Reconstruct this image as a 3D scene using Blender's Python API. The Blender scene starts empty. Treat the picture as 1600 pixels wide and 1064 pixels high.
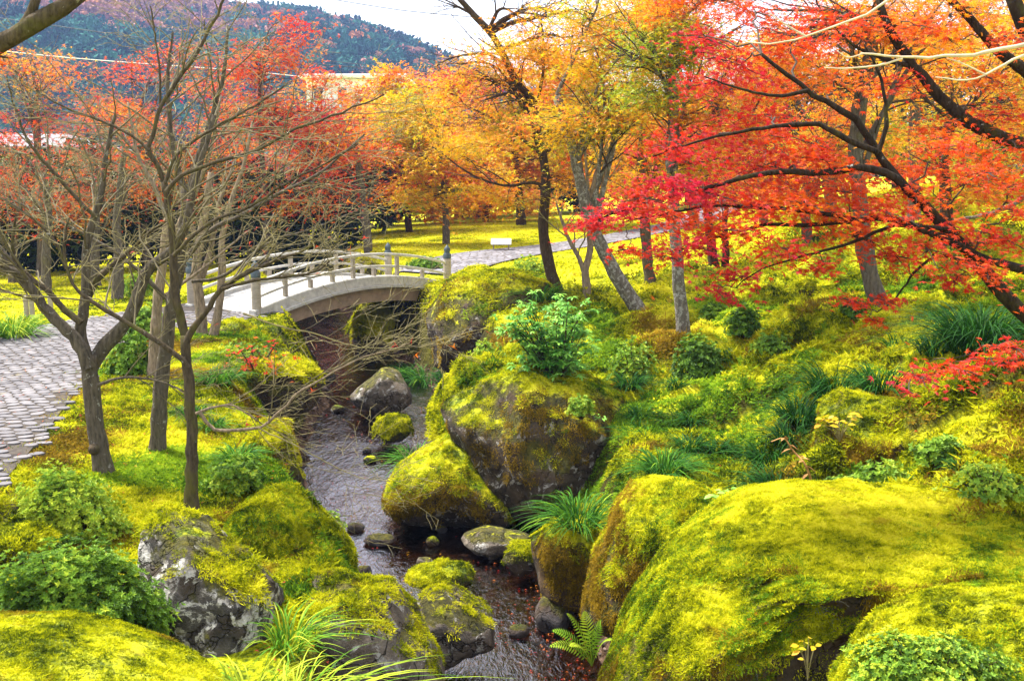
import bpy, bmesh, math, random
import numpy as np
from mathutils import Vector

random.seed(7)
rng = np.random.default_rng(11)
SC = bpy.context.scene
COL = SC.collection

# ------------------------------------------------------------------ camera, sky, sun, exposure
CAM_Z = 4.4
PITCH = math.atan(242 / 1600)
cam_d = bpy.data.cameras.new('camera')
cam = bpy.data.objects.new('camera', cam_d)
COL.objects.link(cam)
cam.location = (0, 0, CAM_Z)
cam.rotation_euler = (math.pi / 2 - PITCH, 0, 0)
cam_d.sensor_width = 36
cam_d.sensor_fit = 'HORIZONTAL'
cam_d.lens = 36
cam_d.clip_start = 0.1
cam_d.clip_end = 3000
SC.camera = cam

SUN_EL, SUN_AZ = math.radians(60), math.radians(-58)      # azimuth from +y towards +x
world = bpy.data.worlds.new('World')
SC.world = world
world.use_nodes = True
wt = world.node_tree
wt.nodes.clear()
w_out = wt.nodes.new('ShaderNodeOutputWorld')
w_bg = wt.nodes.new('ShaderNodeBackground')
w_sky = wt.nodes.new('ShaderNodeTexSky')
w_sky.sky_type = 'NISHITA'
w_sky.sun_disc = False
w_sky.sun_elevation = SUN_EL
w_sky.sun_rotation = SUN_AZ
w_sky.dust_density = 4.0
w_sky.ozone_density = 2.0
w_mix = wt.nodes.new('ShaderNodeMix')                      # thin bright overcast over the blue
w_mix.data_type = 'RGBA'
w_mix.inputs[0].default_value = 0.86
w_mix.inputs[7].default_value = (10.4, 10.7, 11.2, 1)
wt.links.new(w_sky.outputs[0], w_mix.inputs[6])
wt.links.new(w_mix.outputs[2], w_bg.inputs[0])
w_bg.inputs[1].default_value = 0.062
wt.links.new(w_bg.outputs[0], w_out.inputs[0])

sun_d = bpy.data.lights.new('sun', 'SUN')
sun_d.energy = 4.6
sun_d.angle = math.radians(10)
sun_d.color = (1.0, 0.95, 0.86)
sun = bpy.data.objects.new('sun', sun_d)
COL.objects.link(sun)
to_sun = Vector((math.sin(SUN_AZ) * math.cos(SUN_EL), math.cos(SUN_AZ) * math.cos(SUN_EL), math.sin(SUN_EL)))
sun.rotation_euler = to_sun.to_track_quat('Z', 'Y').to_euler()
sun.location = (0, 0, 60)

SC.view_settings.view_transform = 'Standard'
SC.view_settings.look = 'None'
SC.view_settings.gamma = 1
SC.view_settings.use_curve_mapping = False
SC.view_settings.exposure = 1.72
SC.cycles.max_bounces = 6
SC.cycles.diffuse_bounces = 3
SC.cycles.glossy_bounces = 2
SC.cycles.transmission_bounces = 4
SC.cycles.transparent_max_bounces = 6
SC.cycles.volume_bounces = 0
SC.cycles.caustics_reflective = False
SC.cycles.caustics_refractive = False
SC.cycles.use_denoising = True

# ------------------------------------------------------------------ photograph geometry helpers
CP, SP = math.cos(PITCH), math.sin(PITCH)


def ray(px, py):
    u, v = (px - 800) / 1600, (532 - py) / 1600
    return u, CP + v * SP, -SP + v * CP


def P(px, py, Y):
    d = ray(px, py)
    t = Y / d[1]
    return np.array([d[0] * t, Y, CAM_Z + d[2] * t])


# ------------------------------------------------------------------ numpy noise
def _hash(i, j, k, s):
    n = (i.astype(np.int64) * 374761393 + j.astype(np.int64) * 668265263 + k.astype(np.int64) * 2147483647 + s * 1274126177) & 0xFFFFFFFF
    n = ((n ^ (n >> 13)) * 1274126177) & 0xFFFFFFFF
    n = ((n ^ (n >> 16)) * 2246822519) & 0xFFFFFFFF
    return ((n ^ (n >> 15)) & 0xFFFFFF) / float(0xFFFFFF)


def vnoise(p, s=0):
    p = np.asarray(p, float)
    f = np.floor(p)
    i = f.astype(np.int64)
    t = p - f
    t = t * t * (3 - 2 * t)
    r = 0
    for a in (0, 1):
        for b in (0, 1):
            for c in (0, 1):
                w = (t[..., 0] if a else 1 - t[..., 0]) * (t[..., 1] if b else 1 - t[..., 1]) * (t[..., 2] if c else 1 - t[..., 2])
                r = r + w * _hash(i[..., 0] + a, i[..., 1] + b, i[..., 2] + c, s)
    return r * 2 - 1


def fbm(p, octs=4, s=0, gain=0.5):
    p = np.asarray(p, float)
    r, a, tot = 0, 1.0, 0
    for o in range(octs):
        r = r + a * vnoise(p * (2.03 ** o) + 17.3 * o, s + o)
        tot += a
        a *= gain
    return r / tot


def sstep(a, b, x):
    t = np.clip((x - a) / (b - a), 0, 1)
    return t * t * (3 - 2 * t)


# ------------------------------------------------------------------ mesh and object helpers
def make_mesh(name, V, faces, attrs=None, smooth=True):
    V = np.asarray(V, np.float32)
    if isinstance(faces, np.ndarray):
        faces = [faces]
    faces = [np.asarray(f, np.int32) for f in faces if len(f)]
    me = bpy.data.meshes.new(name)
    me.vertices.add(len(V))
    me.vertices.foreach_set('co', V.ravel())
    if faces:
        loops = np.concatenate([f.ravel() for f in faces])
        sizes = np.concatenate([np.full(len(f), f.shape[1], np.int32) for f in faces])
        starts = np.concatenate([[0], np.cumsum(sizes)[:-1]]).astype(np.int32)
        me.loops.add(len(loops))
        me.loops.foreach_set('vertex_index', loops)
        me.polygons.add(len(sizes))
        me.polygons.foreach_set('loop_start', starts)
        me.polygons.foreach_set('use_smooth', np.full(len(sizes), smooth, bool))
    for k, a in (attrs or {}).items():
        a = np.asarray(a, np.float32)
        if a.ndim == 2:
            me.attributes.new(k, 'FLOAT_VECTOR', 'POINT').data.foreach_set('vector', a.ravel())
        else:
            me.attributes.new(k, 'FLOAT', 'POINT').data.foreach_set('value', a)
    me.update(calc_edges=True)
    me.validate()
    return me


def tag(o, label=None, cat=None, group=None, kind=None):
    if label:
        o['label'] = label
    if cat:
        o['category'] = cat
    if group:
        o['group'] = group
    if kind:
        o['kind'] = kind
    return o


def thing(name, loc, label, cat, group=None):
    o = bpy.data.objects.new(name, None)
    o.empty_display_size = 0.1
    COL.objects.link(o)
    o.location = tuple(float(c) for c in loc)
    return tag(o, label, cat, group)


def wloc(o):
    l = np.array(o.location, float)
    while o.parent:
        o = o.parent
        l = l + np.array(o.location, float)
    return l


def obj(name, V, faces, mat, parent=None, origin=None, attrs=None, smooth=True, kind=None):
    V = np.asarray(V, float)
    if parent is not None:
        org = wloc(parent)
    else:
        org = np.array(origin if origin is not None else (0, 0, 0), float)
    me = make_mesh(name, V - org, faces, attrs, smooth)
    for m in (mat if isinstance(mat, (list, tuple)) else [mat]):
        me.materials.append(m)
    o = bpy.data.objects.new(name, me)
    COL.objects.link(o)
    if parent is not None:
        o.parent = parent
    else:
        o.location = tuple(org)
    if kind:
        o['kind'] = kind
    return o


class MB:
    """Collects simple solids into one mesh."""

    def __init__(self):
        self.V, self.F = [], {}
        self.n = 0

    def add(self, V, faces):
        V = np.asarray(V, float)
        if isinstance(faces, np.ndarray):
            faces = [faces]
        for f in faces:
            f = np.asarray(f, np.int32)
            if len(f):
                self.F.setdefault(f.shape[1], []).append(f + self.n)
        self.V.append(V)
        self.n += len(V)
        return self

    def box(self, c, s, ax=None, bev=0.0):
        """Box with centre c, full sizes s, axes ax (3 unit vectors); bev chamfers the edges."""
        c, s = np.array(c, float), np.array(s, float) / 2
        A = np.eye(3) if ax is None else np.array(ax, float)
        b = min(bev, s.min() * 0.9)
        if b <= 0:
            L = np.array([[x, y, z] for x in (-1, 1) for y in (-1, 1) for z in (-1, 1)]) * s
            F = np.array([[0, 1, 3, 2], [4, 6, 7, 5], [0, 4, 5, 1], [2, 3, 7, 6], [0, 2, 6, 4], [1, 5, 7, 3]])
            return self.add(c + L @ A, F)
        bm = bmesh.new()
        bmesh.ops.create_cube(bm, size=1)
        for v in bm.verts:
            v.co = Vector((v.co.x * 2 * s[0], v.co.y * 2 * s[1], v.co.z * 2 * s[2]))
        bmesh.ops.bevel(bm, geom=bm.edges[:], offset=b, segments=1, affect='EDGES')
        bm.verts.index_update()
        L = np.array([v.co[:] for v in bm.verts])
        F = {}
        for f in bm.faces:
            F.setdefault(len(f.verts), []).append([v.index for v in f.verts])
        bm.free()
        return self.add(c + L @ A, [np.array(x) for x in F.values()])

    def faces(self):
        return [np.concatenate(v) for v in self.F.values()]

    def verts(self):
        return np.concatenate(self.V)

    def build(self, name, mat, parent=None, origin=None, smooth=False, kind=None):
        return obj(name, self.verts(), self.faces(), mat, parent, origin, smooth=smooth, kind=kind)


def catmull(pts, n):
    pts = np.asarray(pts, float)
    if len(pts) == 2:
        t = np.linspace(0, 1, n)[:, None]
        return pts[0] * (1 - t) + pts[1] * t
    p = np.vstack([2 * pts[0] - pts[1], pts, 2 * pts[-1] - pts[-2]])
    seg = np.linalg.norm(np.diff(pts, axis=0), axis=1)
    cum = np.concatenate([[0], np.cumsum(seg)])
    s = np.linspace(0, cum[-1], n)
    i = np.clip(np.searchsorted(cum, s, 'right') - 1, 0, len(seg) - 1)
    t = ((s - cum[i]) / np.maximum(seg[i], 1e-9))[:, None]
    a, b, c, d = p[i], p[i + 1], p[i + 2], p[i + 3]
    return 0.5 * (2 * b + (c - a) * t + (2 * a - 5 * b + 4 * c - d) * t ** 2 + (3 * b - a - 3 * c + d) * t ** 3)


def tubes(pts, rad, sides):
    """pts (B,n,3), rad (B,n) -> verts, quads; open ends are tapered shut by the radius."""
    B, n, _ = pts.shape
    tan = np.gradient(pts, axis=1)
    tan /= np.linalg.norm(tan, axis=2, keepdims=True) + 1e-9
    mean = pts[:, -1] - pts[:, 0]
    mean /= np.linalg.norm(mean, axis=1, keepdims=True) + 1e-9
    ref = np.where(np.abs(mean[:, 2:3]) > 0.8, np.array([[1.0, 0, 0]]), np.array([[0, 0, 1.0]]))[:, None, :]
    a = np.cross(tan, ref)
    a /= np.linalg.norm(a, axis=2, keepdims=True) + 1e-9
    b = np.cross(tan, a)
    th = np.arange(sides) / sides * 2 * np.pi
    ring = a[:, :, None, :] * np.cos(th)[None, None, :, None] + b[:, :, None, :] * np.sin(th)[None, None, :, None]
    V = pts[:, :, None, :] + ring * rad[:, :, None, None]
    idx = np.arange(B * n * sides).reshape(B, n, sides)
    q = np.stack([idx[:, :-1], np.roll(idx, -1, 2)[:, :-1], np.roll(idx, -1, 2)[:, 1:], idx[:, 1:]], -1).reshape(-1, 4)
    return V.reshape(-1, 3), q


# ------------------------------------------------------------------ materials
def new_mat(name):
    m = bpy.data.materials.new(name)
    m.use_nodes = True
    nt = m.node_tree
    nt.nodes.clear()
    return m, nt


def nd(nt, kind, props=None, **ins):
    n = nt.nodes.new(kind)
    for k, v in (props or {}).items():
        setattr(n, k, v)
    for k, v in ins.items():
        s = n.inputs[int(k[1:])] if k[0] == '_' and k[1:].isdigit() else n.inputs[k.replace('__', ' ')]
        if isinstance(v, bpy.types.NodeSocket):
            nt.links.new(v, s)
        else:
            s.default_value = v
    return n


def math_(nt, op, a, b=0.0, clamp=False):
    n = nt.nodes.new('ShaderNodeMath')
    n.operation = op
    n.use_clamp = clamp
    for i, v in enumerate((a, b)):
        if isinstance(v, bpy.types.NodeSocket):
            nt.links.new(v, n.inputs[i])
        else:
            n.inputs[i].default_value = v
    return n.outputs[0]


def ramp(nt, fac, stops, interp='LINEAR'):
    n = nt.nodes.new('ShaderNodeValToRGB')
    n.color_ramp.interpolation = interp
    e = n.color_ramp.elements
    while len(e) < len(stops):
        e.new(0.5)
    for i, (p, c) in enumerate(stops):
        e[i].position = p
        e[i].color = (c, c, c, 1) if isinstance(c, (int, float)) else (*c, 1)
    nt.links.new(fac, n.inputs[0])
    return n.outputs[0]


def mixc(nt, f, a, b, blend='MIX'):
    n = nt.nodes.new('ShaderNodeMix')
    n.data_type = 'RGBA'
    n.blend_type = blend
    for i, v in ((0, f), (6, a), (7, b)):
        if isinstance(v, bpy.types.NodeSocket):
            nt.links.new(v, n.inputs[i])
        else:
            n.inputs[i].default_value = v if i == 0 else (*v, 1)
    return n.outputs[2]


def noise(nt, vec, scale, detail=3, rough=0.55, dist=0.0):
    return nd(nt, 'ShaderNodeTexNoise', None, Vector=vec, Scale=scale, Detail=detail, Roughness=rough, Distortion=dist).outputs[0]


def finish(nt, col, rough=0.8, bump=None, bstr=0.3, bdist=0.02, spec=0.3, transl=0.0, metallic=0.0):
    out = nt.nodes.new('ShaderNodeOutputMaterial')
    p = nd(nt, 'ShaderNodeBsdfPrincipled', None, Roughness=rough, Metallic=metallic)
    p.inputs['Specular IOR Level'].default_value = spec
    if isinstance(col, bpy.types.NodeSocket):
        nt.links.new(col, p.inputs['Base Color'])
    else:
        p.inputs['Base Color'].default_value = (*col, 1)
    if bump is not None:
        b = nd(nt, 'ShaderNodeBump', None, Strength=bstr, Distance=bdist, Height=bump)
        nt.links.new(b.outputs[0], p.inputs['Normal'])
    sh = p.outputs[0]
    if transl > 0:
        t = nt.nodes.new('ShaderNodeBsdfTranslucent')
        nt.links.new(col, t.inputs[0]) if isinstance(col, bpy.types.NodeSocket) else None
        if not isinstance(col, bpy.types.NodeSocket):
            t.inputs[0].default_value = (*col, 1)
        mx = nd(nt, 'ShaderNodeMixShader', None, _0=transl)
        nt.links.new(sh, mx.inputs[1])
        nt.links.new(t.outputs[0], mx.inputs[2])
        sh = mx.outputs[0]
    nt.links.new(sh, out.inputs[0])


def wpos(nt):
    return nt.nodes.new('ShaderNodeNewGeometry').outputs['Position']


def moss_colour(nt, pos, rnd=None, stops=None):
    big = noise(nt, pos, 0.55, 3, 0.6, 0.6)
    med = noise(nt, pos, 3.2, 4, 0.65)
    fine = noise(nt, pos, 26.0, 2, 0.6)
    mid2 = noise(nt, pos, 10.0, 3, 0.7)
    f = math_(nt, 'ADD', math_(nt, 'MULTIPLY', big, 0.62), math_(nt, 'MULTIPLY', med, 0.50))
    f = math_(nt, 'ADD', f, math_(nt, 'ADD', math_(nt, 'MULTIPLY', fine, 0.30), math_(nt, 'MULTIPLY', mid2, 0.30)))
    yy = nd(nt, 'ShaderNodeSeparateXYZ', None, Vector=pos).outputs[1]            # mown lawn beyond the bridge: evener, yellower, colour also lightened to offset crown shade
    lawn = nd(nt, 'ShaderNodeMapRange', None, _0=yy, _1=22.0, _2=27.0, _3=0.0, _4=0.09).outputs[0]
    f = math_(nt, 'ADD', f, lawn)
    if rnd is not None:
        f = math_(nt, 'ADD', f, math_(nt, 'MULTIPLY', rnd, 0.16))
        f = math_(nt, 'SUBTRACT', f, 0.08)
    c = ramp(nt, f, [(0.66, (0.014, 0.026, 0.003)), (0.76, (0.080, 0.115, 0.003)), (0.865, (0.345, 0.365, 0.005)),
                     (0.955, (0.57, 0.545, 0.008)), (1.0, (0.66, 0.62, 0.03))])
    if stops:
        return ramp(nt, f, stops)
    br = noise(nt, pos, 1.7, 4, 0.7, 0.4)
    bf = ramp(nt, br, [(0.60, 0.0), (0.72, 0.75)])
    return mixc(nt, bf, c, (0.24, 0.13, 0.012))


def mat_moss(name='moss', stops=None):
    m, nt = new_mat(name)
    pos = wpos(nt)
    rnd = nt.nodes.new('ShaderNodeObjectInfo').outputs['Random']
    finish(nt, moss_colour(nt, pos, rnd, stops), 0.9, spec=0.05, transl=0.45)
    return m


def mat_ground():
    m, nt = new_mat('moss_ground')
    g = nt.nodes.new('ShaderNodeNewGeometry')
    pos = g.outputs['Position']
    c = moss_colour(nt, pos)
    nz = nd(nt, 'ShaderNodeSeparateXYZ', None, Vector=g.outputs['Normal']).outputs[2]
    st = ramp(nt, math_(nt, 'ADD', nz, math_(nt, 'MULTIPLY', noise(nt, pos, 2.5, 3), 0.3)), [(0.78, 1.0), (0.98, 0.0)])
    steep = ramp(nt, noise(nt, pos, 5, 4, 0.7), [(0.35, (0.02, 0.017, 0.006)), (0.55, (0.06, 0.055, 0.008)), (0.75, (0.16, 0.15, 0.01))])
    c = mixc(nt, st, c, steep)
    wet = nd(nt, 'ShaderNodeAttribute', {'attribute_name': 'wet'}).outputs['Fac']
    vor = nd(nt, 'ShaderNodeTexVoronoi', None, Vector=pos, Scale=13.0)
    bedc = ramp(nt, nd(nt, 'ShaderNodeSeparateColor', None, Color=vor.outputs['Color']).outputs[0],
                [(0, (0.05, 0.03, 0.018)), (0.5, (0.10, 0.06, 0.035)), (1, (0.16, 0.10, 0.07))])
    wf = ramp(nt, math_(nt, 'ADD', wet, math_(nt, 'MULTIPLY', math_(nt, 'SUBTRACT', noise(nt, pos, 4, 3), 0.5), 0.5)), [(0.4, 0.0), (0.6, 1.0)])
    c = mixc(nt, wf, c, bedc)
    h = math_(nt, 'ADD', math_(nt, 'MULTIPLY', noise(nt, pos, 9, 5, 0.7), 1.0), math_(nt, 'MULTIPLY', noise(nt, pos, 45, 2, 0.6), 0.5))
    finish(nt, c, 0.95, h, 0.9, 0.09, 0.1)
    return m


def mat_rock(name, base=(0.088, 0.066, 0.047), moss=0.0, lichen=0.5, brown=0.4):
    """Weathered stone; moss (about -1..1) says how far the moss comes down from the top."""
    m, nt = new_mat(name)
    g = nt.nodes.new('ShaderNodeNewGeometry')
    pos = g.outputs['Position']
    nz = nd(nt, 'ShaderNodeSeparateXYZ', None, Vector=g.outputs['Normal']).outputs[2]
    n1 = noise(nt, pos, 4.5, 6, 0.7, 0.3)
    c = ramp(nt, n1, [(0.3, tuple(x * 0.16 for x in base)), (0.48, tuple(x * 0.6 for x in base)), (0.6, base), (0.74, tuple(min(x * 1.8, 0.7) for x in base))])
    crk = nd(nt, 'ShaderNodeTexVoronoi', {'feature': 'DISTANCE_TO_EDGE'}, Vector=nd(nt, 'ShaderNodeVectorMath', {'operation': 'ADD'}, _0=pos,
             _1=nd(nt, 'ShaderNodeTexNoise', None, Vector=pos, Scale=3.0, Detail=4).outputs[1]).outputs[0], Scale=2.6).outputs['Distance']
    crk = ramp(nt, crk, [(0.0, 0.0), (0.035, 1.0)])
    c = mixc(nt, crk, (0.012, 0.010, 0.007), c)
    bn = ramp(nt, noise(nt, pos, 2.1, 4, 0.6, 0.5), [(0.45, 0.0), (0.65, brown)])
    c = mixc(nt, bn, c, (0.10, 0.055, 0.02))
    ln = ramp(nt, noise(nt, pos, 6.5, 6, 0.72, 0.8), [(0.66 - 0.2 * lichen, 0.0), (0.70 - 0.2 * lichen, 1.0)])
    lc = ramp(nt, noise(nt, pos, 14, 3), [(0.35, (0.22, 0.20, 0.18)), (0.6, (0.56, 0.54, 0.50))])
    c = mixc(nt, math_(nt, 'MULTIPLY', ln, min(1.0, lichen * 1.6)), c, lc)
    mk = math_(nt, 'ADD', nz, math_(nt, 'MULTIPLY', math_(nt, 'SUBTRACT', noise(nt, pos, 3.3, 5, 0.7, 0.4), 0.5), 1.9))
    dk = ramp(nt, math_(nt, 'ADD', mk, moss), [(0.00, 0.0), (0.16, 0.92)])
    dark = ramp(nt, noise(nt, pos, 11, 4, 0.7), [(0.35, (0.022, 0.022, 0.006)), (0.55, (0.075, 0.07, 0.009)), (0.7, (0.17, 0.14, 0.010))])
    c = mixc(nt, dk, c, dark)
    mf = ramp(nt, math_(nt, 'ADD', mk, moss), [(0.42, 0.0), (0.62, 1.0)])
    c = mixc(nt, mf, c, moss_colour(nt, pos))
    h = math_(nt, 'ADD', noise(nt, pos, 7, 7, 0.75), math_(nt, 'MULTIPLY', noise(nt, pos, 40, 3, 0.6), 0.3))
    h = math_(nt, 'ADD', h, math_(nt, 'MULTIPLY', crk, 0.5))
    finish(nt, c, 0.85, h, 0.9, 0.08, 0.2)
    return m


def mat_bark(name, base, moss=0.3, lichen=0.35):
    m, nt = new_mat(name)
    g = nt.nodes.new('ShaderNodeNewGeometry')
    pos = g.outputs['Position']
    mp = nd(nt, 'ShaderNodeMapping', None, Vector=pos)
    mp.inputs['Scale'].default_value = (1, 1, 0.22)
    st = noise(nt, mp.outputs[0], 34, 5, 0.7)
    c = ramp(nt, st, [(0.3, tuple(x * 0.4 for x in base)), (0.5, base), (0.75, tuple(min(1, x * 1.7) for x in base))])
    l = ramp(nt, noise(nt, pos, 15, 5, 0.7, 0.5), [(0.69 - 0.22 * lichen, 0.0), (0.73 - 0.22 * lichen, 0.85)])
    c = mixc(nt, l, c, (0.30, 0.29, 0.25))
    mo = ramp(nt, noise(nt, pos, 5, 4, 0.6), [(0.62 - 0.25 * moss, 0.0), (0.75 - 0.1 * moss, min(1, moss * 1.5))])
    c = mixc(nt, mo, c, (0.11, 0.11, 0.02))
    finish(nt, c, 0.9, st, 0.9, 0.03, 0.05)
    return m


def mat_leaf(name, stops, rough=0.55, transl=0.35, spec=0.3):
    m, nt = new_mat(name)
    h = nd(nt, 'ShaderNodeAttribute', {'attribute_name': 'hue'}).outputs['Fac']
    finish(nt, ramp(nt, h, stops), rough, spec=spec, transl=transl)
    return m


def mat_plain(name, col, rough=0.7, var=0.25, scale=8, bump=0.2, spec=0.3, stretch=None):
    m, nt = new_mat(name)
    pos = wpos(nt)
    if stretch:
        mp = nd(nt, 'ShaderNodeMapping', None, Vector=pos)
        mp.inputs['Scale'].default_value = stretch
        pos = mp.outputs[0]
    n = noise(nt, pos, scale, 5, 0.65)
    c = ramp(nt, n, [(0.3, tuple(x * (1 - var) for x in col)), (0.7, tuple(min(1, x * (1 + var)) for x in col))])
    finish(nt, c, rough, n, bump, 0.02, spec)
    return m


M = {}
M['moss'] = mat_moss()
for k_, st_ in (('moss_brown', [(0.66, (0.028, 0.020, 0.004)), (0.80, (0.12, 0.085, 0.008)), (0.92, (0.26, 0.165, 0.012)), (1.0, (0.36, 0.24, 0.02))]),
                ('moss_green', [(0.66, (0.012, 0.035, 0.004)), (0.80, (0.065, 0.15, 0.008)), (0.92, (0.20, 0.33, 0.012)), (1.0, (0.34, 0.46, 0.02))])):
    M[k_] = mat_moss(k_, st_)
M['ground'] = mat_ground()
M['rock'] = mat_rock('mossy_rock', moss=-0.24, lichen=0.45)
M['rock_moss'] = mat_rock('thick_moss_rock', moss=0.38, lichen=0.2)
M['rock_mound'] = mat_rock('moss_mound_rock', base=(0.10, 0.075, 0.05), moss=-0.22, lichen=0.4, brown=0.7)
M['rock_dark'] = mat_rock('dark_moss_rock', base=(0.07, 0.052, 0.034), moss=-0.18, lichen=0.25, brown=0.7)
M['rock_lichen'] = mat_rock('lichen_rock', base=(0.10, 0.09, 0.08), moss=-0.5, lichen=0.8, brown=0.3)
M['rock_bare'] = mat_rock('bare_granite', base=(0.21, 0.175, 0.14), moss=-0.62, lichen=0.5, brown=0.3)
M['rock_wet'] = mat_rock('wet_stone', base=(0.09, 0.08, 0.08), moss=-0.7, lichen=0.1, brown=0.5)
M['bark_dark'] = mat_bark('dark_bark', (0.075, 0.058, 0.038), 0.42, 0.2)
M['bark_backlit'] = mat_bark('backlit_bark', (0.030, 0.022, 0.016), 0.25, 0.2)  # backlit darkness of the maple limbs put into the bark colour
M['bark_grey'] = mat_bark('grey_bark', (0.10, 0.083, 0.062), 0.2, 0.35)
M['bark_lichen'] = mat_bark('lichen_bark', (0.13, 0.112, 0.088), 0.25, 0.75)
M['bark_brown'] = mat_bark('brown_bark', (0.060, 0.040, 0.025), 0.3, 0.2)
M['bark_pale'] = mat_bark('pale_bark', (0.23, 0.175, 0.12), 0.2, 0.3)
M['twig'] = mat_plain('twig_bark', (0.215, 0.18, 0.075), 0.8, 0.4, 12, 0.2)
M['branchlet'] = mat_plain('branchlet_bark', (0.115, 0.095, 0.05), 0.85, 0.4, 12, 0.2)
M['twig_dark'] = mat_plain('dark_twig_bark', (0.045, 0.03, 0.02), 0.85, 0.4, 12, 0.2)
M['twig_pale'] = mat_plain('pale_twig_bark', (0.55, 0.45, 0.31), 0.75, 0.25, 12, 0.2)
M['maple'] = mat_leaf('maple_leaf', [(0.0, (0.48, 0.016, 0.055)), (0.2, (0.52, 0.022, 0.010)), (0.38, (0.60, 0.078, 0.006)),
                                     (0.55, (0.66, 0.20, 0.006)), (0.75, (0.70, 0.43, 0.008)), (1.0, (0.27, 0.36, 0.014))], transl=0.5)
M['green'] = mat_leaf('green_leaf', [(0.0, (0.012, 0.030, 0.006)), (0.35, (0.055, 0.125, 0.012)), (0.7, (0.17, 0.31, 0.022)), (1.0, (0.40, 0.48, 0.03))], 0.55, 0.3, 0.2)
M['teal'] = mat_leaf('glossy_green_leaf', [(0.0, (0.018, 0.075, 0.010)), (0.5, (0.075, 0.27, 0.030)), (1.0, (0.26, 0.50, 0.07))], 0.45, 0.3, 0.22)
M['blade'] = mat_leaf('grass_blade', [(0.0, (0.007, 0.028, 0.006)), (0.5, (0.024, 0.100, 0.010)), (0.8, (0.10, 0.25, 0.014)), (1.0, (0.40, 0.46, 0.03))], 0.6, 0.25, 0.07)
M['ever'] = mat_leaf('evergreen_leaf', [(0.0, (0.005, 0.010, 0.005)), (0.5, (0.014, 0.030, 0.010)), (1.0, (0.045, 0.085, 0.018))], 0.6, 0.15, 0.2)
M['wood'] = mat_plain('weathered_wood', (0.30, 0.26, 0.205), 0.75, 0.25, 10, 0.2, 0.2, (1, 1, 6))
M['wood_rail'] = mat_plain('pale_rail_wood', (0.40, 0.385, 0.35), 0.65, 0.28, 9, 0.15, 0.3)
M['deck'] = mat_plain('pale_deck', (0.34, 0.33, 0.31), 0.7, 0.25, 5, 0.1, 0.3)
M['girder'] = mat_plain('girder_wood', (0.27, 0.20, 0.135), 0.75, 0.3, 6, 0.2, 0.2)
M['cap'] = mat_plain('dark_bronze', (0.035, 0.055, 0.065), 0.4, 0.3, 10, 0.1, 0.5)
M['concrete'] = mat_plain('stained_concrete', (0.16, 0.15, 0.13), 0.9, 0.45, 5, 0.3, 0.2)
M['white'] = mat_plain('white_wall', (0.60, 0.60, 0.62), 0.8, 0.05, 1.0, 0.05)
M['roof'] = mat_plain('grey_roof', (0.17, 0.165, 0.18), 0.7, 0.15, 1.0, 0.1)
M['glass'] = mat_plain('dark_window', (0.03, 0.035, 0.045), 0.15, 0.1, 1, 0.0, 0.6)
M['wire'] = mat_plain('black_cable', (0.02, 0.025, 0.035), 0.6, 0.1, 1, 0.0)
M['wire_pale'] = mat_plain('pale_cable', (0.62, 0.63, 0.66), 0.5, 0.1, 1, 0.0)
M['straw'] = mat_plain('dry_straw', (0.42, 0.22, 0.07), 0.8, 0.35, 14, 0.2)


def mat_cobble():
    m, nt = new_mat('cobble_stone')
    pos = wpos(nt)
    r = nd(nt, 'ShaderNodeTexWhiteNoise', {'noise_dimensions': '3D'},
           Vector=nd(nt, 'ShaderNodeAttribute', {'attribute_name': 'cell'}).outputs['Vector']).outputs[0]
    c = ramp(nt, r, [(0, (0.055, 0.053, 0.060)), (0.5, (0.10, 0.097, 0.108)), (1, (0.165, 0.158, 0.168))])
    n = noise(nt, pos, 30, 5, 0.7)
    c = mixc(nt, ramp(nt, n, [(0.4, 0.0), (0.8, 0.45)]), c, (0.15, 0.11, 0.10))
    mo = ramp(nt, noise(nt, pos, 2.4, 4, 0.7), [(0.62, 0.0), (0.75, 0.4)])
    c = mixc(nt, mo, c, (0.25, 0.19, 0.03))
    finish(nt, c, 0.7, n, 0.4, 0.01, 0.35)
    return m


def mat_path(name, far):
    m, nt = new_mat(name)
    pos = wpos(nt)
    if far:
        v = nd(nt, 'ShaderNodeTexVoronoi', {'feature': 'DISTANCE_TO_EDGE'}, Vector=pos, Scale=5.2).outputs['Distance']
        v2 = nd(nt, 'ShaderNodeTexVoronoi', None, Vector=pos, Scale=5.2).outputs['Color']
        c = ramp(nt, nd(nt, 'ShaderNodeSeparateColor', None, Color=v2).outputs[0], [(0, (0.09, 0.086, 0.10)), (1, (0.21, 0.20, 0.225))])
        e = ramp(nt, v, [(0.03, 0.0), (0.10, 1.0)])
        c = mixc(nt, e, (0.07, 0.06, 0.055), c)
        finish(nt, c, 0.8, e, 0.6, 0.03)
    else:
        n = noise(nt, pos, 12, 4)
        c = ramp(nt, n, [(0.3, (0.022, 0.018, 0.018)), (0.7, (0.075, 0.06, 0.045))])
        finish(nt, c, 0.95, n, 0.5, 0.02)
    return m


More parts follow.
